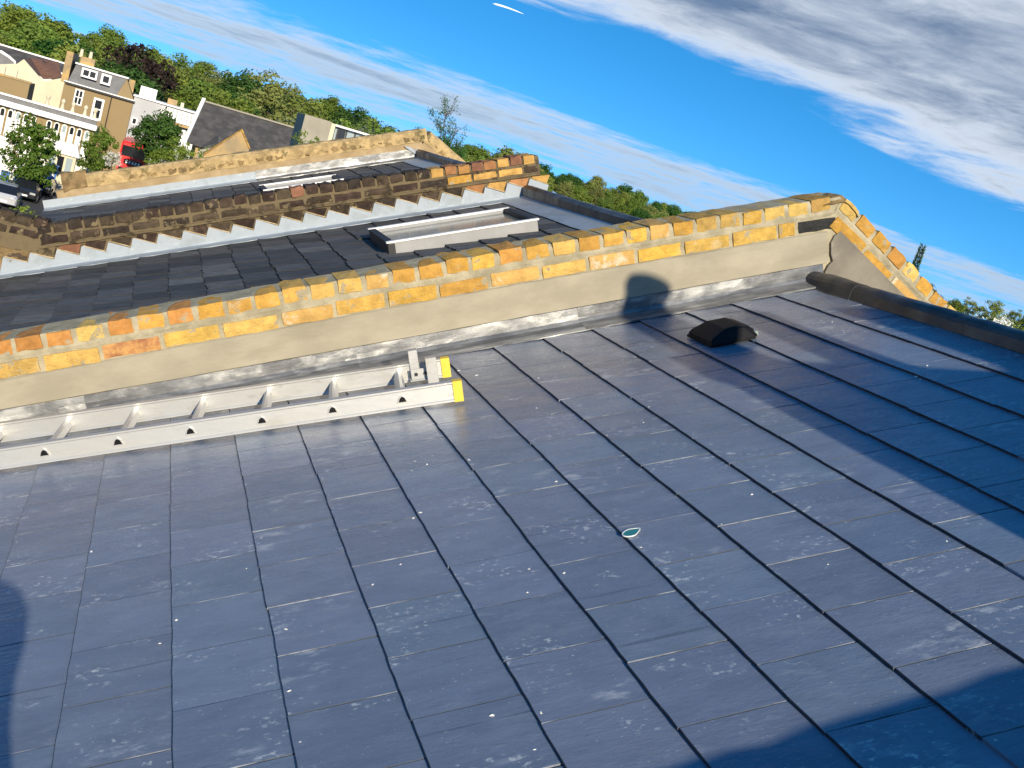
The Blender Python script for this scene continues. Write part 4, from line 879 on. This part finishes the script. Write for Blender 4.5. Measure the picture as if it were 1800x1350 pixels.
def dormer_house():
    Y = 112; A, B = at(112, 150, Y), at(233, 188, Y); x0, x1, ze = A.x, B.x, (at(118, 144, Y).z + at(235, 182, Y).z) / 2; zt = (at(137, 112, Y).z + at(222, 139, Y).z) / 2
    t = thing('dormer_house', 'tan rendered house with grey mansard roof and two white dormer windows', 'house', ((x0 + x1) / 2, Y + 4, -9))
    block(t, 'wall', 'wall_tan', x0, x1, Y, Y + 8, -9, ze)
    xa = at(133, 141, Y).x; xb = at(200, 168, Y).x; xc = at(222, 139, Y).x
    m = MB(); m.add([(x0 + .25, Y - .05, ze + .12), (xb + .2, Y - .05, ze + .12), (xc, Y + .9, zt), (x0 + .6, Y + .9, zt), (x0 + .25, Y + 8, ze + .12), (x1, Y + 8, ze + .12), (xc, Y + 7, zt), (x0 + .6, Y + 7, zt)], [(0, 1, 2, 3), (3, 2, 6, 7), (0, 3, 7, 4), (4, 7, 6, 5)])
    rf = m.build('mansard_roof', 'roof_grey', t)
    m = MB(); m.add([(xb + .2, Y - .04, ze + .12), (x1, Y - .04, ze + .12), (xc + .02, Y + .9, zt - .01), (x1, Y + 8, ze + .12), (xc + .02, Y + 7, zt - .01)], [(0, 1, 2), (1, 3, 4, 2)]); m.build('gable_slope', 'wall_tan', rf)
    m = MB(); m.box((x0 + .5, Y + .7, zt), (xc + .15, Y + 7.2, zt + .14)); m.build('roof_edge', 'white_trim', rf)
    m = MB(); m.box((x0 + .1, Y - .28, ze - .05), (x1 + .12, Y - .002, ze + .12)); m.build('gutter', 'black_trim', t)
    m = MB(); m.box((x0 - .05, Y - .34, ze + .121), (x1 + .1, Y - .03, ze + .21)); m.build('eaves_trim', 'white_trim', t)
    block(t, 'party_wall', 'wall_stone', x0 - .35, x0 + .24, Y + .2, Y + 8, ze, zt + .9)
    for (px, py) in ((144, 91), (160, 96)):
        c = at(px, py, Y + 2); m = MB(); m.lathe([(.18, -.5), (.14, .2), (.18, .25), (.12, .26)], 10, (c.x, Y + 2, c.z)); m.build('chimney_pot', 'wall_cream', t)
    block(t, 'chimney_base', 'wall_stone', at(140, 100, Y).x, at(166, 104, Y).x, Y + 1.6, Y + 2.4, zt - .1, at(152, 99, Y + 2).z - .1)
    d1 = window(t, 157.6, 130, 25, 15, Y + .15, .16, 2, 1, 'dormer_window', proud=.35); window(t, 186.6, 140, 16, 17, Y + .15, .18, 1, 1, 'dormer_window', proud=.35)
    window(t, 138, 171, 14, 26, Y, .12, 2, 2); window(t, 171, 192, 17, 36, Y, .18, 1, 2)
    c = at(191, 195, Y); m = MB(); m.tube([(c.x, Y - .06, ze - .1), (c.x, Y - .06, -9)], [.05, .05], 6); m.build('downpipe', 'black_trim', t)
dormer_house()

def cream_house():
    Y = 121; t_ = lambda x, y: (at(x, y, Y).x, at(x, y, Y).z)
    pts = [t_(42, 104), t_(74, 141), t_(82, 142), t_(108, 138), t_(116, 136)]
    x0, x1 = t_(-30, 120)[0], t_(116, 140)[0]
    t = thing('cream_house', 'cream rendered gabled house with a brown roof slope left of the tan mansard house', 'house', ((x0 + x1) / 2, Y + 4, -9))
    m = MB(); prof = [(x0, -9), (x1, -9), pts[4], pts[2], pts[1], pts[0], t_(30, 112), (x0, t_(0, 122)[1])]
    m.prism(prof, 'y', Y, Y + .35); m.build('gable_wall', 'wall_cream', t)
    m = MB(); a, b, c, d = t_(43, 106), t_(75, 141), t_(83, 141), t_(108, 137)
    m.add([(a[0], Y + .5, a[1] + .1), (b[0], Y + .36, b[1] + .1), (c[0], Y + .36, c[1] + .1), (d[0], Y + .36, d[1] + .12), (d[0] - 1, Y + 5, d[1] + 1.4), (a[0], Y + 5, a[1] + .35)], [(0, 1, 2, 3, 4, 5)]); m.build('roof', 'roof_brown', t)
    m = MB()
    for (p, q) in ((pts[0], t_(108, 133)), (t_(108, 133), pts[4])):
        m.prism([(p[0], p[1]), (q[0], q[1]), (q[0], q[1] + .18), (p[0], p[1] + .18)], 'y', Y + 4.9, Y + 5.1)
    m.build('verge_coping', 'white_trim', t)
    block(t, 'wall', 'wall_cream', x0, x1, Y + .4, Y + 8, -9, t_(80, 150)[1])
    c = at(76, 108, Y + 4); m = MB(); m.tube([(c.x, Y + 4, c.z - 1.6), (c.x, Y + 4, c.z + .2)], [.03, .03], 5); m.tube([(c.x, Y + 4, c.z), (c.x + 1.6, Y + 4, c.z - .1)], [.025, .025], 5)
    for k in range(6): m.tube([(c.x + .2 + k * .26, Y + 3.7, c.z), (c.x + .2 + k * .26, Y + 4.3, c.z)], [.02, .02], 4)
    m.build('aerial', 'lead_dark', t)
cream_house()
def long_low_house():
    Y = 132; a, b = at(-40, 70, Y), at(112, 112, Y); z1 = (at(0, 80, Y).z + at(100, 108, Y).z) / 2
    t = thing('dark_roofed_house', 'long low dark roof with white edge behind the cream house', 'house', ((a.x + b.x) / 2, Y + 4, -9))
    block(t, 'wall', 'wall_white', a.x, b.x, Y + .4, Y + 8, -9, z1 - 1.8); m = MB(); m.add([(a.x, Y, z1 - 1.8), (b.x, Y, z1 - 1.8), (b.x, Y + 4, z1), (a.x, Y + 4, z1), (a.x, Y + 8, z1 - 1.8), (b.x, Y + 8, z1 - 1.8)], [(0, 1, 2, 3), (3, 2, 5, 4), (0, 3, 4), (1, 5, 2)]); r_ = m.build('roof', 'roof_dark', t)
    m = MB(); m.box((a.x, Y + 3.8, z1 - .02), (b.x, Y + 4.2, z1 + .14)); m.build('ridge_trim', 'white_trim', r_)
    c = at(10, 104, 125); Y = 125; t = thing('gabled_house', 'house with white coped gable and grey roof at the edge of the wood', 'house', (c.x - 1, Y + 3, -9))
    g = at(2, 88, Y); m = MB(); m.prism([(g.x - 3, -9), (at(28, 108, Y).x, -9), (at(28, 108, Y).x, at(28, 108, Y).z), (at(17, 98, Y).x, at(17, 98, Y).z), (g.x, g.z), (g.x - 3, g.z - 1.6)], 'y', Y, Y + .4); m.build('gable_wall', 'wall_white', t)
    m = MB(); m.prism([(g.x - 3, g.z - 2.5), (at(26, 112, Y).x, at(26, 112, Y).z - .5), (at(25, 108, Y).x, at(25, 108, Y).z - .1), (at(15, 99, Y).x, at(15, 99, Y).z - .12), (g.x - .1, g.z - .25), (g.x - 3, g.z - 1.8)], 'y', Y - .3, Y - .01); m.build('roof', 'roof_grey', t)
long_low_house()

def arcade_house():
    Y = 94; zc = (at(0, 186, Y).z + at(172, 212, Y).z + at(86, 199, Y).z) / 3 + .0; x0, x1 = at(-60, 200, Y).x, at(168, 225, Y).x
    zt = zc + .25
    t = thing('arcaded_house', 'white and tan Victorian terrace with a row of tall arched white windows', 'house', ((x0 + x1) / 2, Y + 4, -9))
    zmid = at(128, 276, Y).z
    block(t, 'wall', 'wall_tan', x0, x1, Y, Y + 7, zmid, zc - .3); block(t, 'ground_storey', 'wall_white', x0, x1, Y - .15, Y + 7, -9, zmid)
    m = MB(); m.box((x0 - .1, Y - .5, zc - .35), (x1 + .1, Y + .3, zc - .12)); m.box((x0 - .1, Y - .35, zc - .12), (x1 + .1, Y + .3, zc + .05)); m.build('cornice', 'white_trim', t)
    m = MB(); m.box((x0, Y - .1, zc + .05), (x1, Y + .2, zc + .42)); m.build('parapet', 'roof_grey', t)
    m = MB(); m.box((x0 - .05, Y - .2, zc + .42), (x1 + .05, Y + .3, zc + .56)); m.build('parapet_coping', 'white_trim', t)
    for px in (80, 108, 127, 150, 168):
        X = at(px, 195, Y).x; m = MB(); m.lathe([(.2, 0), (.15, .1), (.09, .4), (.16, .55), (.18, .65), (.05, .8), (.02, .82)], 8, (X, Y + .05, zc + .56)); m.build('finial', 'wall_cream', t)
    m = MB(); m.box((x0, Y - .3, zmid - .1), (x1, Y - .02, zmid + .18)); m.build('string_course', 'white_trim', t)
    zh, zl = zc - .5, zmid + .25
    for k in range(14):
        X = at(152, 240, Y).x - k * .56
        if X < x0 + .2: break
        if k in (6, ): continue
        w = .40; m = MB(); arch = [(X - w / 2, zl), (X + w / 2, zl)] + [(X + w / 2 * math.cos(a), zh - w / 2 + w / 2 * math.sin(a)) for a in [math.pi * q / 6 for q in range(7)]]
        m.prism(arch, 'y', Y - .10, Y + .05); f = m.build('arched_window', 'white_trim', t)
        i = .07; arch = [(X - w / 2 + i, zh - .62), (X + w / 2 - i, zh - .62)] + [(X + (w / 2 - i) * math.cos(a), zh - w / 2 + (w / 2 - i) * math.sin(a)) for a in [math.pi * q / 6 for q in range(7)]]
        m = MB(); m.prism([(p[0] , p[1]) for p in arch], 'y', Y - .115, Y - .09); m.build('pane', 'window_glass' if k % 3 else 'pale_glass', f)
    # projecting bay with its own hood, door beside it
    c = at(112, 258, Y - 1.2); m = MB(); m.box((c.x - 1.05, Y - 1.2, -9), (c.x + 1.05, Y - .16, c.z - .55)); bay = m.build('bay', 'wall_cream', t)
    m = MB(); m.prism([(c.x - 1.3, c.z - .55), (c.x + 1.3, c.z - .55), (c.x + .95, c.z + .35), (c.x - .95, c.z + .35)], 'y', Y - 1.4, Y - .16); m.build('hood', 'wall_white', bay)
    for k in range(3): m = MB(); m.box((c.x - .85 + k * .62, Y - 1.26, c.z - 1.9), (c.x - .4 + k * .62, Y - 1.19, c.z - .75)); m.build('pane', 'window_glass' if k == 1 else 'pale_glass', bay)
    window(t, 140, 282, 10, 26, Y - .15, .1, 1, 2, 'door'); window(t, 18, 215, 9, 46, Y, .1, 1, 3, 'stair_window')
arcade_house()

def terrace_wall_left():
    Y = 100; a, b = at(-20, 150, Y), at(50, 160, Y); z1 = at(20, 138, Y).z
    t = thing('flat_roofed_house', 'low tan flat-roofed back extension before the cream house', 'house', ((a.x + b.x) / 2, Y + 2, -9)); block(t, 'wall', 'wall_tan', a.x, b.x, Y, Y + 4, -9, z1)
    m = MB(); m.box((a.x, Y - .08, z1), (b.x + .1, Y + .2, z1 + .16)); m.build('coping', 'wall_stone', t)
    for px in (4, 12, 19, 26): c = at(px, 136, Y + .8); m = MB(); m.box((c.x - .14, Y + .5, z1 + .161), (c.x + .14, Y + .8, z1 + .75)); m.build('chimney_pot', 'wall_cream', t)
terrace_wall_left()

def grey_house():
    Y = 112; z1 = (at(236, 166, Y).z + at(352, 205, Y).z) / 2; x0, xm, x1 = at(233, 185, Y).x, at(284, 190, Y).x, at(351, 212, Y).x
    t = thing('grey_white_house', 'pale grey rendered house with a glazed white upper storey', 'house', ((x0 + x1) / 2, Y + 4, -9))
    block(t, 'wall', 'wall_grey', x0, xm, Y, Y + 7, -9, z1); zb = (at(285, 208, Y).z + at(348, 226, Y).z) / 2
    block(t, 'window_wall', 'wall_grey', xm + .002, x1, Y + .12, Y + 7, -9, z1 - .02)
    m = MB(); m.box((x0 - .1, Y - .2, z1), (x1 + .15, Y + 7, z1 + .14)); m.build('roof_edge', 'white_trim', t)
    n = 8; w = (x1 - xm) / n
    for k in range(n):
        m = MB(); m.box((xm + k * w + .03, Y - .02, zb), (xm + (k + 1) * w - .03, Y + .12, z1 - .12)); f = m.build('window', 'white_trim', t)
        m = MB(); m.box((xm + k * w + .09 + (k % 3) * .04, Y - .035, zb + .15), (xm + k * w + .14 + (k % 3) * .04, Y - .019, z1 - .2)); m.build('glazing_bar', 'black_trim', f)
    m = MB(); m.box((xm, Y - .6, zb - .28), (x1 + .05, Y + .1, zb - .06)); m.build('balcony', 'wall_stone', t)
    zl = at(335, 264, Y).z
    for k in range(4):
        m = MB(); m.box((x1 - 1.75 + k * .44, Y + .02, zl), (x1 - 1.75 + k * .44 + .36, Y + .12, zb - .42)); f = m.build('window', 'white_trim', t)
        m = MB(); m.box((x1 - 1.75 + k * .44 + .30, Y - .0, zl + .1), (x1 - 1.75 + k * .44 + .34, Y + .019, zb - .5)); m.build('glazing_bar', 'black_trim', f)
    c0, c1 = at(244, 150, Y + 3), at(274, 176, Y + 3); block(t, 'roof_box', 'wall_white', at(245, 165, Y + 3).x, at(274, 172, Y + 3).x, Y + 3, Y + 5, z1 + .1, (at(245, 150, Y + 3).z + at(274, 157, Y + 3).z) / 2)
    for (px, py, w_, m_) in ((303, 180, .9, 'wall_stone'), (232, 146, .55, 'wall_stone'), (320, 186, .3, 'wall_cream')):
        c = at(px, py, Y + 4); block(t, 'chimney', m_, c.x - w_ / 2, c.x + w_ / 2, Y + 3.8, Y + 4.4, z1, c.z + .3)
    window(t, 236, 213, 9, 12, Y, .1, 1, 1)
grey_house()

def dark_roof_house():
    Y = 84; zt = (at(362, 176, Y + 5).z + at(533, 233, Y + 5).z) / 2; x0, x1 = at(352, 200, Y + 5).x, at(545, 240, Y + 5).x; ze = at(430, 270, Y).z - .3
    t = thing('slate_roofed_house', 'house with one long plain dark roof slope and a white verge', 'house', ((x0 + x1) / 2, Y + 5, -9))
    block(t, 'wall', 'wall_stone', x0 + .1, x1, Y + .4, Y + 9.6, -9, ze)
    m = MB(); m.add([(x0 - .6, Y, ze - .1), (x1, Y, ze - .1), (x1, Y + 5, zt), (x0 + .1, Y + 5, zt), (x0 - .6, Y + 10, ze - .1), (x1, Y + 10, ze - .1)], [(0, 1, 2, 3), (3, 2, 5, 4), (0, 3, 4), (1, 5, 2)]); r_ = m.build('roof', 'roof_dark', t)
    m = MB(); m.add([(x0 - .85, Y - .02, ze - .1), (x0 - .6, Y - .02, ze - .1), (x0 + .14, Y + 5, zt + .06), (x0 - .12, Y + 5, zt + .06), (x0 - .85, Y - .02, ze + .12), (x0 - .6, Y - .02, ze + .12), (x0 + .14, Y + 5, zt + .26), (x0 - .12, Y + 5, zt + .26)], [(0, 1, 2, 3), (4, 7, 6, 5), (0, 4, 5, 1), (1, 5, 6, 2), (2, 6, 7, 3), (3, 7, 4, 0)]); m.build('verge', 'white_trim', r_)
    m = MB(); m.box((x0 + .15, Y + 4.85, zt - .02), (x1, Y + 5.15, zt + .1)); m.build('ridge_tiles', 'wall_concrete', r_)
dark_roof_house()
def small_gables():
    Y = 60; a, b, c = at(354, 246, Y), at(379, 236, Y), at(372, 250, Y)
    t = thing('lean_to', 'small brown-roofed outhouse with grey end wall below the dark roof', 'outhouse', (c.x, Y + 1, -9))
    x0, x1 = at(350, 262, Y).x, at(380, 266, Y).x; zt = at(378, 236, Y).z
    m = MB(); m.prism([(x0, -9), (x1, -9), (x1, zt - .45), ((x0 + x1) / 2 + .1, zt - .75), (x0, zt - 1.0)], 'y', Y, Y + .2); m.build('wall', 'wall_concrete', t)
    m = MB(); m.add([(x0, Y + .21, zt - .9), (x1, Y + .21, zt - .4), (x1, Y + 1.5, zt), (x0, Y + 1.5, zt + .1)], [(0, 1, 2, 3)]); m.build('roof', 'roof_dark', t)
    Y = 40; t_ = lambda x, y: (at(x, y, Y).x, at(x, y, Y).z); p0, p1, p2 = t_(358, 273), t_(424, 229), t_(438, 262)
    t = thing('stone_gable', 'orange-tan stone gable end showing above the mossy coping', 'house', (p1[0], Y + 2, -9))
    m = MB(); m.prism([(p0[0], -9), (p2[0], -9), p2, p1, p0], 'y', Y, Y + .35); m.build('gable_wall', 'wall_stone', t)
    m = MB(); m.prism([p0, p1, (p1[0] + .02, p1[1] + .06), (p0[0] - .02, p0[1] + .06)], 'y', Y - .05, Y + .4); m.prism([p1, p2, (p2[0] + .05, p2[1] + .02), (p1[0] + .03, p1[1] + .06)], 'y', Y - .05, Y + .4); m.build('verge_coping', 'brick_weathered', t)
    block(t, 'wall', 'wall_stone', p0[0] + .1, p2[0] - .1, Y + .4, Y + 3, -9, p0[1] - .2)
small_gables()
def roof_extension():
    Y = 46; t_ = lambda x, y, d=0: at(x, y, Y + d); a, b, c, d = t_(541, 202), t_(586, 215), t_(570, 243), t_(532, 230)
    t = thing('roof_extension', 'concrete box roof extension with slanting glazed front beside it', 'building', (b.x, Y + 2, -9))
    zt = (a.z + b.z) / 2; block(t, 'wall', 'wall_concrete', a.x - .1, b.x - .05, Y, Y + 3, -9, zt)
    m = MB(); m.box((b.x - .05, Y - .02, -9), (b.x + .12, Y + 3, zt - .04)); m.build('sunlit_strip', 'wall_cream', t)  # cream strip puts the sunlit side of the box into colour
    e = t_(664, 230); zg = zt - .02
    block(t, 'glazed_wall', 'pale_glass', b.x + .18, e.x, Y + .25, Y + 3, -9, zg - .12)
    m = MB(); m.box((b.x + .121, Y + .0, zg - .10), (e.x + .1, Y + 3, zg - .02)); m.build('roof_edge', 'white_trim', t)
    for k in range(5): X = b.x + .3 + k * (e.x - b.x - .4) / 4; m = MB(); m.box((X - .03, Y + .18, zg - 2), (X + .03, Y + .249, zg - .1)); m.build('mullion', 'black_trim', t)
    m = MB(); m.box((b.x + .33, Y + .2, zg - 2), (b.x + .62, Y + .248, zg - .1)); m.build('dark_pane', 'window_glass', t)
roof_extension()

# ================================================================== street things
def car(x, y, rz, mat, label):
    t = thing('parked_car', label, 'car', (x, y, -8.99), None, rz); Mc = WM[t]
    secs = [(-2.1, .35, .75, .70), (-2.0, .30, .95, .80), (-1.2, .25, 1.0, .86), (.5, .25, .98, .88), (1.4, .25, .88, .86), (2.0, .28, .74, .78), (2.12, .36, .62, .66)]
    v = []; f = []
    for X, zb, zt, hw in secs: v += [(-hw, X, zb), (-hw, X, zt - .12), (-hw + .1, X, zt), (hw - .1, X, zt), (hw, X, zt - .12), (hw, X, zb)]
    for k in range(len(secs) - 1):
        for q in range(6): f.append((k * 6 + q, k * 6 + (q + 1) % 6, (k + 1) * 6 + (q + 1) % 6, (k + 1) * 6 + q))
    f += [tuple(range(6)), tuple(36 + q for q in range(5, -1, -1))]; m = MB(); m.add(v, f); m.build('body', mat, t, Mc)
    m = MB(); m.add([(-.76, -1.9, .94), (.76, -1.9, .94), (.76, 1.0, .95), (-.76, 1.0, .95), (-.6, -1.3, 1.44), (.6, -1.3, 1.44), (.6, .1, 1.44), (-.6, .1, 1.44)], [(0, 1, 5, 4), (1, 2, 6, 5), (2, 3, 7, 6), (3, 0, 4, 7)]); m.build('windows', 'window_glass', t, Mc)
    m = MB(); m.add([(-.62, -1.35, 1.43), (.62, -1.35, 1.43), (.62, .12, 1.43), (-.62, .12, 1.43), (-.5, -1.2, 1.49), (.5, -1.2, 1.49), (.5, 0, 1.49), (-.5, 0, 1.49)], [(4, 5, 6, 7), (0, 1, 5, 4), (1, 2, 6, 5), (2, 3, 7, 6), (3, 0, 4, 7)]); m.build('roof', mat, t, Mc)
    for (wx, wy) in ((-.8, -1.3), (.8, -1.3), (-.8, 1.3), (.8, 1.3)):
        m = MB(); m.tube([(wx - .1, wy, .33), (wx + .1, wy, .33)], [.33, .33], 16); w = m.build('wheel', 'rubber', t, Mc)
        m = MB(); m.tube([(wx - .11, wy, .33), (wx + .11, wy, .33)], [.2, .2], 12); m.build('rim', 'chrome', w, Mc)
    for sx in (-.55, .55): m = MB(); m.box((sx - .18, -2.12, .6), (sx + .18, -1.98, .74)); m.build('headlight', 'chrome', t, Mc)
    m = MB(); m.box((-.25, -2.14, .42), (.25, -2.06, .53)); m.build('number_plate', 'white_trim', t, Mc)
def street_at(x, y): d = ray(x, y); return CAM + d * ((-8.4 - CAM.z) / d.z)
for (px, Y, rz, mt, lb) in ((10, 78, .05, 'car_silver', 'silver parked car ahead of the two black cars'), (44, 84, .03, 'car_black', 'black car parked next to the silver car'), (70, 90, .0, 'car_black', 'black car parked between another black car and the red car'), (98, 96, .0, 'car_red', 'red car parked against the mossy parapet\'s end')):
    car(at(px, 345, Y).x, Y, rz, mt, lb)
def bus():
    Y = 100.5; P = at(236, 276, Y); x0, x1 = P.x - 1.22, P.x + 1.22; zt = at(232, 250, Y).z; zb = zt - 4.45
    t = thing('double_decker_bus', 'red double-decker bus half hidden by trees at the end of the street', 'bus', (P.x, Y + 4, -9))
    m = MB(); m.box((x0, Y, zb + .3), (x1, Y + 9, zt)); bevel(m.build('body', 'bus_red', t), .16, 3)
    m = MB(); m.box((x0 + .15, Y - .015, zt - 1.25), (x1 - .15, Y + .05, zt - .38)); m.build('upper_windscreen', 'window_glass', t)
    m = MB(); m.box((x0 + .15, Y - .015, zb + 1.0), (x1 - .15, Y + .05, zb + 2.2)); m.build('windscreen', 'window_glass', t)
    m = MB(); m.box((x0 + .5, Y - .02, zt - 1.9), (x1 - .5, Y + .05, zt - 1.5)); b = m.build('destination_blind', 'black_trim', t)
    for k in range(5): m = MB(); m.box((x0 + .62 + k * .25, Y - .03, zt - 1.82), (x0 + .77 + k * .25, Y - .021, zt - 1.58)); m.build('blind_mark', 'white_trim', b)
    for sx in (x0 + .3, x1 - .3):
        m = MB(); m.tube([(sx - .14, Y + 1.9, zb + .48), (sx + .14, Y + 1.9, zb + .48)], [.48, .48], 14); m.build('wheel', 'rubber', t)
        m = MB(); m.box((sx - .15, Y - .02, zb + .6), (sx + .15, Y + .04, zb + .78)); m.build('headlight', 'chrome', t)
bus()
def street_bits():
    P = street_at(88, 322); Y = P.y; t = thing('recycling_bin', 'blue wheeled bin with a white panel by the parked cars', 'bin', (P.x, Y, -8.87)); s = 1.0
    m = MB(); m.add([(P.x - .28, Y - .3, -8.8), (P.x + .28, Y - .3, -8.8), (P.x + .28, Y + .3, -8.8), (P.x - .28, Y + .3, -8.8), (P.x - .36, Y - .4, -7.0), (P.x + .36, Y - .4, -7.0), (P.x + .36, Y + .4, -7.0), (P.x - .36, Y + .4, -7.0)], [(3, 2, 1, 0), (4, 5, 6, 7), (0, 1, 5, 4), (1, 2, 6, 5), (2, 3, 7, 6), (3, 0, 4, 7)]); m.build('body', 'blue_paint', t)
    m = MB(); m.box((P.x - .4, Y - .46, -6.998), (P.x + .4, Y + .42, -6.9)); bevel(m.build('lid', 'blue_paint', t), .03, 2); m = MB(); m.box((P.x - .2, Y - .42, -7.9), (P.x + .2, Y - .36, -7.4)); m.build('panel', 'white_trim', t)
    P = at(66, 303, 86); t = thing('market_parasol', 'blue canopy on a pole below the light green street tree', 'canopy', (P.x, 86, -9)); m = MB(); m.lathe([(.02, .5), (.7, .2), (1.15, -.05), (1.15, -.2)], 8, (P.x, 86, P.z)); m.build('canopy', 'blue_paint', t); m = MB(); m.tube([(P.x, 86, -9), (P.x, 86, P.z + .5)], [.04, .03], 6); m.build('pole', 'lead_dark', t)
    P = at(8, 312, 88); t = thing('notice_board', 'blue notice board on posts beside the road', 'sign', (P.x, 88, -9)); m = MB(); m.box((P.x - .3, 88, P.z - .5), (P.x + .3, 88.06, P.z + .5)); m.build('panel', 'blue_paint', t)
    for sx in (-.26, .26): m = MB(); m.tube([(P.x + sx, 88.09, -9), (P.x + sx, 88.09, P.z + .5)], [.03, .03], 6); m.build('post', 'lead_dark', t)
street_bits()
def contrail():
    D = 4000.0; a, b = CAM + ray(866, 6).normalized() * D, CAM + ray(921, 25).normalized() * D
    m = MB(); n = 8; m.tube([a + (b - a) * k / n + Vector((0, 0, 2.2 * math.sin(math.pi * k / n))) for k in range(n + 1)], [.6, 3.4, 3.6, 3.2, 2.9, 2.4, 1.9, 1.2, .3], 8)
    o = m.build('contrail', 'white_trim', None, None, smooth=True); tag(o, 'short thin white contrail high in the clear blue sky', 'contrail')
contrail()
print('objects', len(bpy.data.objects), 'tris', sum(len(p.vertices) - 2 for me in bpy.data.meshes for p in me.polygons))
